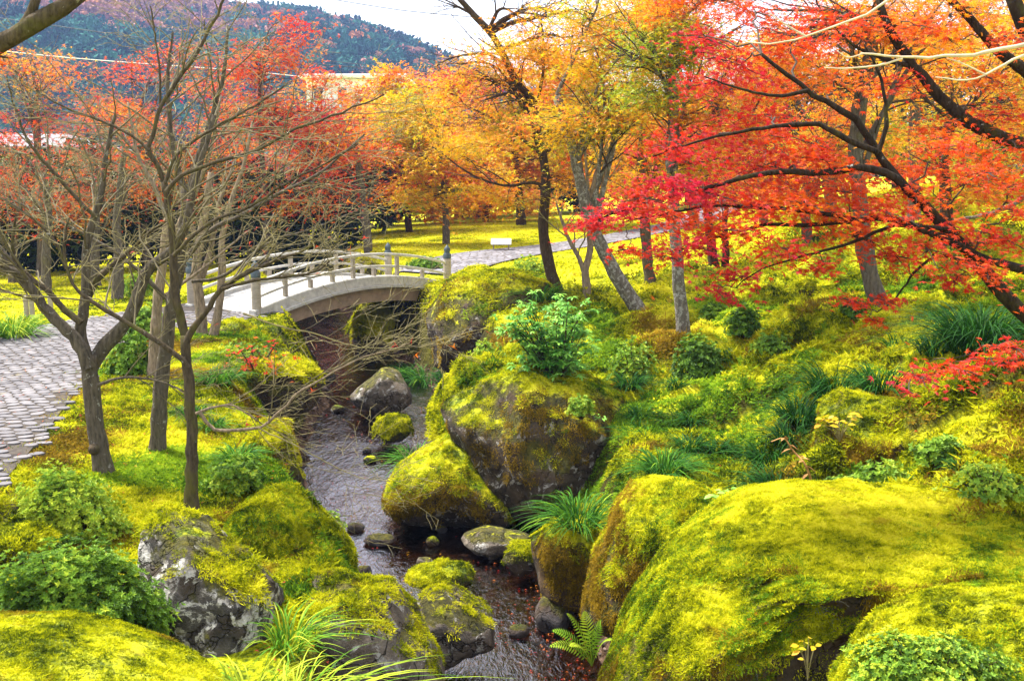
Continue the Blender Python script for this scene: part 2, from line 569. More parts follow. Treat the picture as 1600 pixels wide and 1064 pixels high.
def mat_water():
    m, nt = new_mat('stream_water')
    pos = wpos(nt)
    mp = nd(nt, 'ShaderNodeMapping', None, Vector=pos)
    mp.inputs['Rotation'].default_value = (0, 0, math.radians(-12))
    mp.inputs['Scale'].default_value = (1.7, 0.8, 1)
    h = math_(nt, 'ADD', math_(nt, 'MULTIPLY', noise(nt, mp.outputs[0], 4.2, 3, 0.55, 1.8), 1.0), math_(nt, 'MULTIPLY', noise(nt, mp.outputs[0], 17, 3, 0.6, 0.9), 0.45))
    b = nd(nt, 'ShaderNodeBump', None, Strength=1.0, Distance=0.015, Height=h)
    fr = nd(nt, 'ShaderNodeFresnel', None, IOR=1.6)
    nt.links.new(b.outputs[0], fr.inputs['Normal'])
    gl = nd(nt, 'ShaderNodeBsdfGlossy', None, Roughness=0.04)
    gl.inputs['Color'].default_value = (0.93, 0.93, 1.0, 1)
    nt.links.new(b.outputs[0], gl.inputs['Normal'])
    tr = nt.nodes.new('ShaderNodeBsdfTransparent')
    tr.inputs[0].default_value = (0.42, 0.31, 0.23, 1)
    mx = nt.nodes.new('ShaderNodeMixShader')
    nt.links.new(math_(nt, 'ADD', math_(nt, 'MULTIPLY', fr.outputs[0], 1.75), 0.03, True), mx.inputs[0])
    nt.links.new(tr.outputs[0], mx.inputs[1])
    nt.links.new(gl.outputs[0], mx.inputs[2])
    out = nt.nodes.new('ShaderNodeOutputMaterial')
    nt.links.new(mx.outputs[0], out.inputs[0])
    return m


M['cobble'] = mat_cobble()
M['path'] = mat_path('path_bedding', False)
M['path_far'] = mat_path('far_cobbles', True)
M['water'] = mat_water()

# ------------------------------------------------------------------ scattering of small moss and forest tufts
_NG = {}


def scatter_group():
    if 'g' in _NG:
        return _NG['g']
    g = bpy.data.node_groups.new('tuft_scatter', 'GeometryNodeTree')
    g.interface.new_socket('Geometry', in_out='INPUT', socket_type='NodeSocketGeometry')
    g.interface.new_socket('Geometry', in_out='OUTPUT', socket_type='NodeSocketGeometry')
    gi, go = g.nodes.new('NodeGroupInput'), g.nodes.new('NodeGroupOutput')

    def attr(name, typ):
        n = g.nodes.new('GeometryNodeInputNamedAttribute')
        n.data_type = typ
        n.inputs[0].default_value = name
        return n.outputs[0]
    sep = g.nodes.new('GeometryNodeSeparateGeometry')
    sep.domain = 'POINT'
    cmpn = g.nodes.new('FunctionNodeCompare')
    cmpn.data_type = 'FLOAT'
    cmpn.operation = 'GREATER_THAN'
    g.links.new(attr('spot', 'FLOAT'), cmpn.inputs[0])
    cmpn.inputs[1].default_value = 0.5
    g.links.new(gi.outputs[0], sep.inputs[0])
    g.links.new(cmpn.outputs[0], sep.inputs[1])
    e2r = g.nodes.new('FunctionNodeEulerToRotation')
    g.links.new(attr('rot', 'FLOAT_VECTOR'), e2r.inputs[0])
    ip = g.nodes.new('GeometryNodeInstanceOnPoints')
    g.links.new(sep.outputs[0], ip.inputs['Points'])
    g.links.new(sep.outputs[1], ip.inputs['Instance'])
    g.links.new(e2r.outputs[0], ip.inputs['Rotation'])
    g.links.new(attr('scl', 'FLOAT'), ip.inputs['Scale'])
    g.links.new(ip.outputs[0], go.inputs[0])
    _NG['g'] = g
    return g


def normal_euler(n, spin):
    c, s = np.cos(-spin), np.sin(-spin)
    x = n[:, 0] * c - n[:, 1] * s
    y = n[:, 0] * s + n[:, 1] * c
    return np.stack([-np.arcsin(np.clip(y, -1, 1)), np.arctan2(x, n[:, 2]), spin], 1)


def scatter(name, tv, tf, pts, nrm, scl, mat, parent=None, tattrs=None):
    n, k = len(pts), len(tv)
    org = wloc(parent) if parent is not None else np.zeros(3)
    V = np.vstack([tv, pts - org])
    at = {'spot': np.r_[np.zeros(k), np.ones(n)], 'scl': np.r_[np.ones(k), scl],
          'rot': np.vstack([np.zeros((k, 3)), normal_euler(nrm, rng.uniform(0, 6.283, n))])}
    for a, v in (tattrs or {}).items():
        at[a] = np.r_[v, np.zeros(n)]
    me = make_mesh(name, V, tf, at, smooth=False)
    me.materials.append(mat)
    o = bpy.data.objects.new(name, me)
    COL.objects.link(o)
    if parent is not None:
        o.parent = parent
    o.modifiers.new('scatter', 'NODES').node_group = scatter_group()
    o['kind'] = 'stuff'
    return o


def moss_patch(n, rad, hgt, wid, r):
    """A little cushion of short upright leaflets, as one mesh."""
    a, d = r.uniform(0, 6.283, n), rad * np.sqrt(r.uniform(0, 1, n))
    b = np.stack([d * np.cos(a), d * np.sin(a), -0.3 * hgt + 0 * d], 1)
    tilt = r.normal(0, 1.0, (n, 2))
    h = hgt * r.uniform(0.5, 1.15, n) * (1 - 0.45 * (d / rad) ** 2)
    tip = b + np.stack([tilt[:, 0] * h, tilt[:, 1] * h, h], 1)
    th = r.uniform(0, 6.283, n)
    w = np.stack([np.cos(th), np.sin(th), 0 * th], 1) * wid
    mid = b * 0.45 + tip * 0.55
    V = np.stack([b - 0.4 * w, b + 0.4 * w, mid + w, tip, mid - w], 1).reshape(-1, 3)
    i = np.arange(n)[:, None] * 5
    return V, [np.concatenate([i + np.array([[0, 1, 2, 4]])]), np.concatenate([i + np.array([[4, 2, 3]])])]


_mr = np.random.default_rng(3)
PATCH_FINE = moss_patch(100, 0.085, 0.030, 0.0042, _mr)
PATCH_MID = moss_patch(90, 0.16, 0.055, 0.009, _mr)
PATCH_FAR = moss_patch(70, 0.34, 0.075, 0.02, _mr)

# ------------------------------------------------------------------ the lie of the land
WY = np.array([-10, 4, 8.6, 10.9, 12.8, 15.5, 18.8, 22.4, 26, 32, 45, 70, 400])
WL = np.array([-0.3, -0.4, -0.69, -1.7, -2.65, -3.15, -3.3, -4.4, -5.6, -7.4, -14, -30, -200])
WR = np.array([1.2, 1.2, 0.75, 0.62, 0.25, -1.0, -1.35, -2.7, -4.1, -5.9, -12, -28, -198])


def edges(y):
    return np.interp(y, WY, WL), np.interp(y, WY, WR)


def zwater(y):
    return 0.052 * (np.clip(y, -10, 34) - 9)


def stream_d(x, y):
    l, r = edges(y)
    return np.maximum(l - x, x - r)


PATH_L = catmull([(-5.2, 3), (-5.75, 8.4), (-6.4, 11.8), (-7.1, 14.8), (-6.85, 17.2), (-5.35, 19.5)], 60)
PATH_R = catmull([(-2.05, 24.5), (-1.0, 26.6), (1.2, 29.2), (3.8, 32.2), (6.3, 36.5), (8.2, 42), (9.5, 50)], 60)
HALF_L, HALF_R = 1.28, 1.0


def line_d(line, x, y):
    x, y = np.asarray(x, float), np.asarray(y, float)
    best = np.full(np.broadcast(x, y).shape, 1e9)
    for a, b in zip(line[:-1], line[1:]):
        d = b - a
        t = np.clip(((x - a[0]) * d[0] + (y - a[1]) * d[1]) / (d @ d), 0, 1)
        best = np.minimum(best, np.hypot(x - a[0] - t * d[0], y - a[1] - t * d[1]))
    return best


_cp = [(60, 740, 9.3), (60, 600, 12.8), (60, 530, 16), (150, 500, 18.2), (250, 472, 20.5), (330, 470, 20.3), (395, 492, 18.8),
       (30, 470, 21), (100, 432, 27), (300, 425, 27.5), (450, 410, 30), (180, 700, 10.3), (250, 715, 10.2), (160, 742, 9.6), (300, 806, 8.9),
       (400, 760, 9.6), (200, 600, 12.5), (330, 570, 14.2), (350, 520, 16.7), (100, 850, 8), (0, 800, 8.5), (420, 680, 11.6),
       (1000, 700, 11), (1100, 650, 12), (1200, 740, 9.8), (1000, 600, 13.5), (1100, 560, 13.5), (1066, 530, 14.2), (1160, 520, 14),
       (1000, 488, 17), (1200, 480, 15.5), (1370, 487, 13), (1250, 600, 12), (1350, 640, 10.6), (1450, 600, 10.5), (1550, 540, 10.2),
       (1550, 640, 8.8), (1450, 720, 8.5), (1580, 740, 7.6), (1400, 420, 17), (1550, 450, 14), (1550, 340, 24), (1300, 382, 19), (1300, 330, 26), (1450, 300, 25), (1560, 282, 27), (1200, 342, 31),
       (1200, 368, 24), (1000, 405, 24), (870, 460, 19), (880, 385, 30), (780, 407, 26.5), (700, 432, 24.2), (750, 358, 36), (620, 395, 28), (650, 365, 36),
       (1080, 350, 36), (1015, 445, 20), (1115, 420, 21), (920, 475, 18)]
_c = np.array([P(*p) for p in _cp] + [(-20, 5, 1.7), (-20, 15, 2), (-20, 30, 2.1), (20, 5, 3.6), (20, 15, 4.6), (20, 30, 5), (0, 60, 3.4), (-30, 60, 2.6),
                                      (30, 60, 5), (-3, 1, 1.3), (3, 1, 1.3), (-2, 5, 1.3), (2.5, 6, 1.4), (5, 6, 2.0), (8, 8, 2.6), (-5, 5, 1.5), (-8, 8, 1.6), (0, 45, 3.0), (-15, 45, 2.4)])


def _tps(r2):
    return 0.5 * r2 * np.log(r2 + 1e-9)


def _fit(c):
    n = len(c)
    d2 = ((c[:, None, :2] - c[None, :, :2]) ** 2).sum(-1)
    A = np.zeros((n + 3, n + 3))
    A[:n, :n] = _tps(d2) + np.eye(n) * 0.6
    Q = np.c_[np.ones(n), c[:, :2]]
    A[:n, n:], A[n:, :n] = Q, Q.T
    return np.linalg.solve(A, np.r_[c[:, 2], 0, 0, 0])


_w = _fit(_c)


def land(x, y):
    """Height of the ground without the stream bed and hummocks."""
    xc, yc = np.clip(x, -32, 32), np.clip(y, -4, 62)
    shp = np.broadcast(xc, yc).shape
    X, Y = np.broadcast_to(xc, shp).ravel(), np.broadcast_to(yc, shp).ravel()
    out = np.empty(X.size)
    for i in range(0, X.size, 40000):
        s = slice(i, i + 40000)
        d2 = (X[s, None] - _c[None, :, 0]) ** 2 + (Y[s, None] - _c[None, :, 1]) ** 2
        out[s] = _tps(d2) @ _w[:-3] + _w[-3] + _w[-2] * X[s] + _w[-1] * Y[s]
    return np.clip(out.reshape(shp), 0.6, 6.5)


def height(x, y):
    x, y = np.asarray(x, float), np.asarray(y, float)
    z = land(x, y)
    pl, pr = line_d(PATH_L, x, y) - HALF_L, line_d(PATH_R, x, y) - HALF_R
    free = sstep(0.0, 0.9, np.minimum(pl, pr))
    p = np.stack(np.broadcast_arrays(x, y, 0 * x), -1)
    hill = sstep(0.6, 2.4, x - edges(y)[1]) * (1 - sstep(22, 27, y))
    lump = fbm(p * np.array([0.75, 1.25, 1]), 4, 5)
    terr = fbm(p * np.array([0.9, 2.1, 1]) + 40, 3, 9)
    cush = np.abs(fbm(p * np.array([1.5, 2.0, 1]) + 7, 3, 12))
    z = z + free * (0.05 * lump + hill * (0.20 * lump + 0.17 * np.sign(terr) * np.abs(terr) ** 0.6 - 0.16 * (0.25 - np.minimum(cush, 0.25)) / 0.25))
    d = stream_d(x, y) + 0.16 * fbm(p * 1.6, 3, 21)
    bed = zwater(y) - 0.11 + 0.07 * fbm(p * 2.6, 3, 31) + 0.012 * fbm(p * 14, 2, 33)
    near = 1 - sstep(36, 44, y)
    k = sstep(-0.10, 1.0, d)
    k = k + (1 - k) * (1 - near)
    return bed * (1 - k) + z * k


def ground_at(px, py, y0=3.0, y1=60.0):
    """Where the line of sight through a point of the photograph meets the ground."""
    d = ray(px, py)
    for ya, yb, n in ((y0, y1, 400), (None, None, 40)):
        if ya is None:
            ya, yb = hit - (y1 - y0) / 399, hit
        Y = np.linspace(ya, yb, n)
        X, Z = d[0] / d[1] * Y, CAM_Z + d[2] / d[1] * Y
        below = Z < height(X, Y)
        hit = Y[np.argmax(below)] if below.any() else y1
    x = d[0] / d[1] * hit
    return np.array([x, hit, float(height(np.array([x]), np.array([hit]))[0])])


def on_ground(x, y, dz=0.0):
    return np.array([x, y, float(height(np.array([x]), np.array([y]))[0]) + dz])


def axis_pts(lo, a, b, hi, step, grow):
    mid = np.arange(a, b + step, step)
    out, s = [], step
    v = b
    while v < hi:
        s *= grow
        v += s
        out.append(v)
    low, s = [], step
    v = a
    while v > lo:
        s *= grow
        v -= s
        low.append(v)
    return np.r_[low[::-1], mid, out]


gx = axis_pts(-420, -11, 12, 420, 0.105, 1.09)
gy = axis_pts(-25, 4.5, 27, 640, 0.105, 1.07)
GX, GY = np.meshgrid(gx, gy)
GZ = height(GX, GY)
idx = np.arange(GX.size).reshape(GX.shape)
quads = np.stack([idx[:-1, :-1], idx[:-1, 1:], idx[1:, 1:], idx[1:, :-1]], -1).reshape(-1, 4)
wet = 1 - sstep(0.02, 0.34, GZ - zwater(GY))
wet *= (GY < 40)
ground = obj('ground', np.stack([GX, GY, GZ], -1).reshape(-1, 3), quads, M['ground'], attrs={'wet': wet.ravel()})
ground['kind'] = 'structure'

# stream water
wy = np.arange(0, 38, 0.11)
wu = np.linspace(0, 1, 48)
WYg, WUg = np.meshgrid(wy, wu, indexing='ij')
l, r = edges(WYg)
WX = (l - 0.7) * (1 - WUg) + (r + 0.7) * WUg
wz = zwater(WYg) + 0.010 * fbm(np.stack([WX * 1.8, WYg * 1.1, 0 * WX], -1), 3, 50) + 0.005 * fbm(np.stack([WX * 6, WYg * 4, 0 * WX], -1), 2, 52)
idx = np.arange(WX.size).reshape(WX.shape)
wq = np.stack([idx[:-1, :-1], idx[:-1, 1:], idx[1:, 1:], idx[1:, :-1]], -1).reshape(-1, 4)
water = obj('stream_water', np.stack([WX, WYg, wz], -1).reshape(-1, 3), wq, M['water'])
water['kind'] = 'structure'


# gravel of the bed: small stones too many to count
def ico(sub):
    bm = bmesh.new()
    bmesh.ops.create_icosphere(bm, subdivisions=sub, radius=1)
    V = np.array([v.co[:] for v in bm.verts])
    F = np.array([[v.index for v in f.verts] for f in bm.faces])
    bm.free()
    return V, F


ICO = {s: ico(s) for s in (1, 2, 3, 4, 5)}
pv, pf = ICO[2]
pv = pv * (1 + 0.25 * vnoise(pv * 1.7, 4))[:, None] * np.array([1, 0.8, 0.45])
gn = 2600
gyy = rng.uniform(7.5, 24, gn)
gl, gr = edges(gyy)
gxx = gl + (gr - gl) * rng.uniform(-0.12, 1.12, gn)
gp = np.stack([gxx, gyy, height(gxx, gyy) + 0.004], 1)
nup = np.stack([rng.normal(0, .12, gn), rng.normal(0, .12, gn), np.ones(gn)], 1)
nup /= np.linalg.norm(nup, axis=1, keepdims=True)


def mat_gravel():
    m, nt = new_mat('stream_gravel')
    r_ = nt.nodes.new('ShaderNodeObjectInfo').outputs['Random']
    finish(nt, ramp(nt, r_, [(0, (0.03, 0.02, 0.017)), (0.45, (0.07, 0.052, 0.042)), (0.8, (0.13, 0.10, 0.09)), (0.97, (0.20, 0.14, 0.11)), (1, (0.28, 0.22, 0.19))]), 0.8, spec=0.1)
    return m


M['gravel'] = mat_gravel()
scatter('stream_gravel', pv, pf, gp, nup, 0.022 + 0.055 * rng.uniform(0, 1, gn) ** 3, M['gravel'])

# moss on the ground
slope = np.stack([-np.gradient(GZ, axis=1) / np.gradient(GX, axis=1), -np.gradient(GZ, axis=0) / np.gradient(GY, axis=0), np.ones_like(GZ)], -1)
slope /= np.linalg.norm(slope, axis=-1, keepdims=True)


def moss_points(n, xr, yr, margin=0.0, keep=1.0):
    x, y = rng.uniform(*xr, n), rng.uniform(*yr, n)
    ok = (np.abs(x / y) < 0.56)
    ok &= stream_d(x, y) > 0.30
    ok &= (line_d(PATH_L, x, y) > HALF_L - 0.10 + margin + rng.normal(0, 0.10, n)) & (line_d(PATH_R, x, y) > HALF_R + margin)
    x, y = x[ok], y[ok]
    z = height(x, y)
    e = 0.08
    nx, ny = (height(x + e, y) - height(x - e, y)) / (2 * e), (height(x, y + e) - height(x, y - e)) / (2 * e)
    nn = np.stack([-nx, -ny, np.ones_like(nx)], 1)
    nn /= np.linalg.norm(nn, axis=1, keepdims=True)
    return np.stack([x, y, z], 1), nn


p_, n_ = moss_points(26000, (-9, 10), (7, 17))
kind_ = fbm(p_ * 0.9 + 30, 3, 88) + rng.normal(0, 0.06, len(p_))
for sel_, nm_, mt_ in (((kind_ > -0.15) & (kind_ < 0.22), 'ground_moss', 'moss'), (kind_ >= 0.22, 'brown_moss', 'moss_brown'), (kind_ <= -0.15, 'green_moss', 'moss_green')):
    scatter(nm_, *PATCH_MID, p_[sel_], n_[sel_], rng.uniform(0.55, 1.15, sel_.sum()), M[mt_])
p_, n_ = moss_points(17000, (-20, 22), (17, 42))
scatter('distant_moss', *PATCH_FAR, p_, n_, rng.uniform(0.5, 1.1, len(p_)), M['moss'])

# ------------------------------------------------------------------ cobbled path before the bridge
def ribbon(name, line, half, dz, mat, cols=11):
    t = np.gradient(line, axis=0)
    t /= np.linalg.norm(t, axis=1, keepdims=True)
    nrm = np.stack([t[:, 1], -t[:, 0]], 1)
    u = np.linspace(-1, 1, cols)
    xy = line[:, None, :] + nrm[:, None, :] * (u[None, :, None] * half)
    z = height(xy[..., 0], xy[..., 1]) + dz
    i = np.arange(z.size).reshape(z.shape)
    q = np.stack([i[:-1, :-1], i[1:, :-1], i[1:, 1:], i[:-1, 1:]], -1).reshape(-1, 4)
    o = obj(name, np.concatenate([xy, z[..., None]], -1).reshape(-1, 3), q, mat)
    o['kind'] = 'structure'
    return o


path_l = ribbon('path', PATH_L, HALF_L - 0.10, 0.02, M['path'], 17)
path_r = ribbon('path', PATH_R, HALF_R, 0.045, M['path_far'], 13)

SP_ = 0.150
rows, cols_ = int(17 / (SP_ * 0.866)), int(8 / SP_)
lat = np.zeros((rows, cols_, 2))
for r_ in range(rows):
    lat[r_, :, 0] = -10.2 + (np.arange(cols_) + 0.5 * (r_ % 2)) * SP_ * 1.15
    lat[r_, :, 1] = 3.6 + r_ * SP_ * 0.80
lat += rng.normal(0, SP_ * 0.21, lat.shape)
stones = []
for r_ in range(1, rows - 1):
    o_ = r_ % 2
    for c_ in range(1, cols_ - 1):
        c0 = lat[r_, c_]
        up = [lat[r_ + 1, c_ - 1 + o_], lat[r_ + 1, c_ + o_]]
        dn = [lat[r_ - 1, c_ - 1 + o_], lat[r_ - 1, c_ + o_]]
        lf, rt = lat[r_, c_ - 1], lat[r_, c_ + 1]
        ring = [(c0 + rt + up[1]) / 3, (c0 + up[1] + up[0]) / 3, (c0 + up[0] + lf) / 3, (c0 + lf + dn[0]) / 3, (c0 + dn[0] + dn[1]) / 3, (c0 + dn[1] + rt) / 3]
        stones.append((c0, np.array(ring)))
cxy = np.array([s[0] for s in stones])
ld = line_d(PATH_L, cxy[:, 0], cxy[:, 1])
inside = (ld < HALF_L - 0.03) & (cxy[:, 1] > 7.2) & (cxy[:, 1] < 19.4) & (cxy[:, 0] / cxy[:, 1] > -0.58)
inside &= ~((ld > HALF_L - 0.28) & (rng.uniform(0, 1, len(cxy)) < 0.35))
sel = [stones[i] for i in np.argsort(cxy[:, 1]) if inside[i]]
cz = height(np.array([s[0][0] for s in sel]), np.array([s[0][1] for s in sel])) + 0.018


def stone_solid(c, ring, z, seed):
    rr = np.random.default_rng(seed)
    mid = (ring + np.roll(ring, -1, 0)) / 2
    full = np.empty((12, 2))
    full[0::2], full[1::2] = ring * 0.8 + ring.mean(0) * 0.2, mid
    ctr = full.mean(0)
    k0, k1 = 0.95 * rr.uniform(0.94, 1.0), 0.84
    h = 0.006 + 0.006 * rr.uniform()
    tilt = rr.normal(0, 0.03, 2)
    f0, f1 = ctr + (full - ctr) * k0, ctr + (full - ctr) * k1
    zt = z + h + (f1 - ctr) @ tilt
    V = np.vstack([np.c_[f0, np.full(12, z - 0.02)], np.c_[f0, z + h * 0.55 + (f0 - ctr) @ tilt], np.c_[f1, zt], [[*ctr, z + h * 1.12]]])
    i = np.arange(12)
    j = (i + 1) % 12
    return V, [np.stack([i, j, j + 12, i + 12], 1), np.stack([i + 12, j + 12, j + 24, i + 24], 1), np.stack([i + 24, j + 24, np.full(12, 36)], 1)]


rest = MB()
rest_cell = []
for k, ((c0, ring), z) in enumerate(zip(sel, cz)):
    V, F = stone_solid(c0, ring, z, 1000 + k)
    cell = np.tile(np.array([[k * 0.37, k * 0.11, 0.5]]), (len(V), 1))
    if k < 290:
        obj('paving_stone', V, F, M['cobble'], path_l, attrs={'cell': cell}, smooth=False)
    else:
        rest.add(V, F)
        rest_cell.append(cell)
obj('paving_stones', rest.verts(), rest.faces(), M['cobble'], path_l, attrs={'cell': np.vstack(rest_cell)}, smooth=False, kind='stuff')

# ------------------------------------------------------------------ wooded mountainside
def ridge(x):
    return np.interp(x, [-420, -260, -200, -150, -110, -77, -58, -34, -19, 0, 40, 120, 420], [108, 98, 88, 76, 66, 63, 59, 50, 41, 33, 26, 20, 18])


def hill_h(x, y):
    p = np.stack([x, y, 0 * x], -1)
    t = sstep(110, 410, y + 26 * fbm(p * 0.012, 3, 70))
    back = 1 - 0.5 * sstep(430, 640, y)
    spur = 7.0 * fbm(p * np.array([0.022, 0.006, 1]), 3, 77) * np.sin(np.pi * np.clip(t, 0, 1))
    return 1.5 + (ridge(x * 405 / np.maximum(y, 250)) - 1.5) * t * back + spur


hx, hy = np.linspace(-415, 415, 140), np.linspace(108, 635, 110)
HX, HY = np.meshgrid(hx, hy)
HZ = hill_h(HX, HY)
idx = np.arange(HX.size).reshape(HX.shape)
hq = np.stack([idx[:-1, :-1], idx[:-1, 1:], idx[1:, 1:], idx[1:, :-1]], -1).reshape(-1, 4)
M['hill'] = mat_plain('hill_undergrowth', (0.07, 0.06, 0.05), 0.95, 0.4, 0.2, 0.0)
hill = obj('hill', np.stack([HX, HY, HZ], -1).reshape(-1, 3), hq, M['hill'])
hill['kind'] = 'structure'


def mat_forest(name, stops, transl=0.1):
    m, nt = new_mat(name)
    r_ = nt.nodes.new('ShaderNodeObjectInfo').outputs['Random']
    g = noise(nt, wpos(nt), 0.55, 3, 0.7)
    f = math_(nt, 'ADD', math_(nt, 'MULTIPLY', r_, 0.6), math_(nt, 'MULTIPLY', g, 0.5))
    finish(nt, ramp(nt, f, stops), 0.9, spec=0.1, transl=transl)
    return m


def card_crown(n, shape, leaf, r):
    d = r.normal(0, 1, (n, 3))
    d /= np.linalg.norm(d, axis=1, keepdims=True)
    rad = r.uniform(0.55, 1.0, n) ** 0.5
    p = d * rad[:, None]
    if shape == 'cone':
        h = r.uniform(0, 1, n) ** 1.5
        a = r.uniform(0, 6.283, n)
        q = (1 - h) * (0.75 + 0.25 * np.sin(h * 38)) * r.uniform(0.6, 1, n)
        p = np.stack([0.62 * q * np.cos(a), 0.62 * q * np.sin(a), h * 2.3 - 0.4], 1)
    else:
        p = p * np.array([1, 1, 0.85]) * (1 + 0.22 * vnoise(d * 2.2, 6))[:, None] + np.array([0, 0, 0.75])
    u = r.normal(0, 1, (n, 3))
    u /= np.linalg.norm(u, axis=1, keepdims=True)
    v = np.cross(u, r.normal(0, 1, (n, 3)))
    v /= np.linalg.norm(v, axis=1, keepdims=True)
    s = leaf * r.uniform(0.6, 1.3, (n, 1))
    V = np.stack([p - u * s, p + v * s * 0.6, p + u * s, p - v * s * 0.6], 1).reshape(-1, 3)
    return V, np.arange(4 * n).reshape(-1, 4)


fr = np.random.default_rng(21)
n_f = 15000
fx, fy = fr.uniform(-330, 90, n_f), 112 + 320 * fr.uniform(0, 1, n_f) ** 0.8
ok = (np.abs(fx) < fy * 0.62)
fx, fy = fx[ok], fy[ok]
fz = hill_h(fx, fy)
fp = np.stack([fx, fy, fz], 1)
zone = fbm(np.stack([fx * 0.014, fy * 0.010, 0 * fx], -1), 4, 90)
ridge_bias = sstep(-150, -60, fx) * 0.30
con = zone + ridge_bias + fr.normal(0, 0.13, len(fx)) > 0.12
up3 = np.tile([[0, 0, 1.0]], (len(fx), 1))
M['conifers'] = mat_forest('conifer_forest', [(0.2, (0.004, 0.026, 0.030)), (0.5, (0.010, 0.066, 0.066)), (0.8, (0.035, 0.15, 0.10))])
M['bare_wood'] = mat_forest('bare_forest', [(0.2, (0.08, 0.035, 0.045)), (0.45, (0.23, 0.095, 0.09)), (0.65, (0.36, 0.19, 0.14)), (0.85, (0.42, 0.16, 0.05))])
tall = con & (fr.uniform(0, 1, len(fx)) < 0.42)
broad = con & ~tall
scatter('conifer_forest', *card_crown(260, 'cone', 0.16, fr), fp[tall], up3[tall], fr.uniform(1.9, 4.0, tall.sum()), M['conifers'])
scatter('evergreen_forest', *card_crown(300, 'round', 0.15, fr), fp[broad], up3[broad], fr.uniform(2.2, 4.3, broad.sum()), M['conifers'])
scatter('leafless_forest', *card_crown(300, 'round', 0.17, fr), fp[~con], up3[~con], fr.uniform(2.4, 3.9, (~con).sum()), M['bare_wood'])

# ------------------------------------------------------------------ arched footbridge
BR_A, BR_B = np.array([-4.72, 18.75]), np.array([-1.52, 23.75])     # near edge, post to post
BR_D = (BR_B - BR_A) / np.linalg.norm(BR_B - BR_A)
BR_L = np.linalg.norm(BR_B - BR_A)
BR_N = np.array([-BR_D[1], BR_D[0]])                                # towards the far edge
BR_W = 1.72


def bdeck(t):
    return 2.08 + 0.36 * (1 - (2 * np.clip(t, -0.3, 1.3) - 1) ** 2)


def bp(t, w, dz=0.0):
    xy = BR_A + BR_D * (t * BR_L) + BR_N * w
    return np.array([xy[0], xy[1], bdeck(t) + dz])


AX = [np.r_[BR_D, 0], np.r_[BR_N, 0], np.array([0, 0, 1.0])]


def beam(ts, w, z0, z1, half, chamfer=0.0):
    """A beam that follows the arch, between heights z0..z1 above the deck."""
    c = chamfer
    prof = [(-half, z0), (half, z0), (half, z1 - c), (half - c, z1), (-half + c, z1), (-half, z1 - c)] if c else [(-half, z0), (half, z0), (half, z1), (-half, z1)]
    k = len(prof)
    V = np.array([bp(t, w + a, b) for t in ts for a, b in prof])
    i = np.arange(len(ts) * k).reshape(len(ts), k)
    q = np.stack([i[:-1], np.roll(i, -1, 1)[:-1], np.roll(i, -1, 1)[1:], i[1:]], -1).reshape(-1, 4)
    return V, [q, i[:1, ::-1], i[-1:]]


bridge = thing('footbridge', bp(0.5, BR_W / 2, -0.3), 'pale wooden arched footbridge with railings and dark capped posts over the stream', 'bridge')
TS = np.linspace(-0.02, 1.02, 25)
obj('deck', *beam(np.linspace(-0.22, 1.10, 30), BR_W / 2, -0.10, 0.0, BR_W / 2 - 0.02), M['deck'], bridge, smooth=False)
for w in (-0.02, BR_W + 0.02):
    obj('curb', *beam(TS, w, -0.115, 0.085, 0.085, 0.02), M['wood_rail'], bridge, smooth=False)
    obj('drip_board', *beam(TS, w + (-0.10 if w < 0 else 0.10), -0.165, -0.118, 0.07), M['wood_rail'], bridge, smooth=False)
    obj('girder', *beam(np.linspace(-0.03, 1.03, 25), w + (0.03 if w < 0 else -0.03), -0.46, -0.17, 0.09), M['girder'], bridge, smooth=False)
    obj('handrail', *beam(np.linspace(0.01, 0.99, 23), w, 0.51, 0.565, 0.032, 0.012), M['wood_rail'], bridge, smooth=False)
    obj('middle_rail', *beam(np.linspace(0.01, 0.99, 23), w, 0.255, 0.305, 0.024, 0.008), M['wood_rail'], bridge, smooth=False)
    for t in (0.0, 1.0):
        m = MB()
        ring = np.arange(16) / 16 * 2 * np.pi
        prof = [(0.088, -0.32), (0.088, 0.60), (0.082, 0.66)]
        V = np.array([bp(t, w, z) + np.array([r * np.cos(a), r * np.sin(a), 0]) for r, z in prof for a in ring])
        i = np.arange(48).reshape(3, 16)
        q = np.stack([i[:-1], np.roll(i, -1, 1)[:-1], np.roll(i, -1, 1)[1:], i[1:]], -1).reshape(-1, 4)
        post = obj('post', V, [q, i[-1:]], M['wood'], bridge)
        prof = [(0.093, 0.655), (0.093, 0.74), (0.084, 0.755), (0.062, 0.79), (0.072, 0.82), (0.076, 0.86), (0.055, 0.90), (0.028, 0.935), (0.004, 0.965)]
        n = len(prof)
        V = np.array([bp(t, w, z) + np.array([r * np.cos(a), r * np.sin(a), 0]) for r, z in prof for a in ring])
        i = np.arange(16 * n).reshape(n, 16)
        q = np.stack([i[:-1], np.roll(i, -1, 1)[:-1], np.roll(i, -1, 1)[1:], i[1:]], -1).reshape(-1, 4)
        obj('post_cap', V, [q], M['cap'], post)
    for k, t in enumerate((0.125, 0.24, 0.345, 0.45, 0.56, 0.69, 0.84)):
        top = 0.50 if k in (0, 3, 5) else 0.245
        m = MB()
        m.box(bp(t, w, (0.085 + top) / 2), (0.082, 0.078, top - 0.085), AX, 0.008)
        m.build('baluster', M['wood'], bridge)
for t, s in ((-0.07, 1), (1.06, -1)):
    m = MB()
    c = bp(t, BR_W / 2)
    c[2] = (bdeck(t) - 0.12 + 0.1) / 2 + 0.0
    m.box(c, (0.7, BR_W + 0.5, bdeck(t) - 0.12 - 0.1 + 0.0), AX, 0.03)
    m.build('abutment', M['concrete'], bridge)

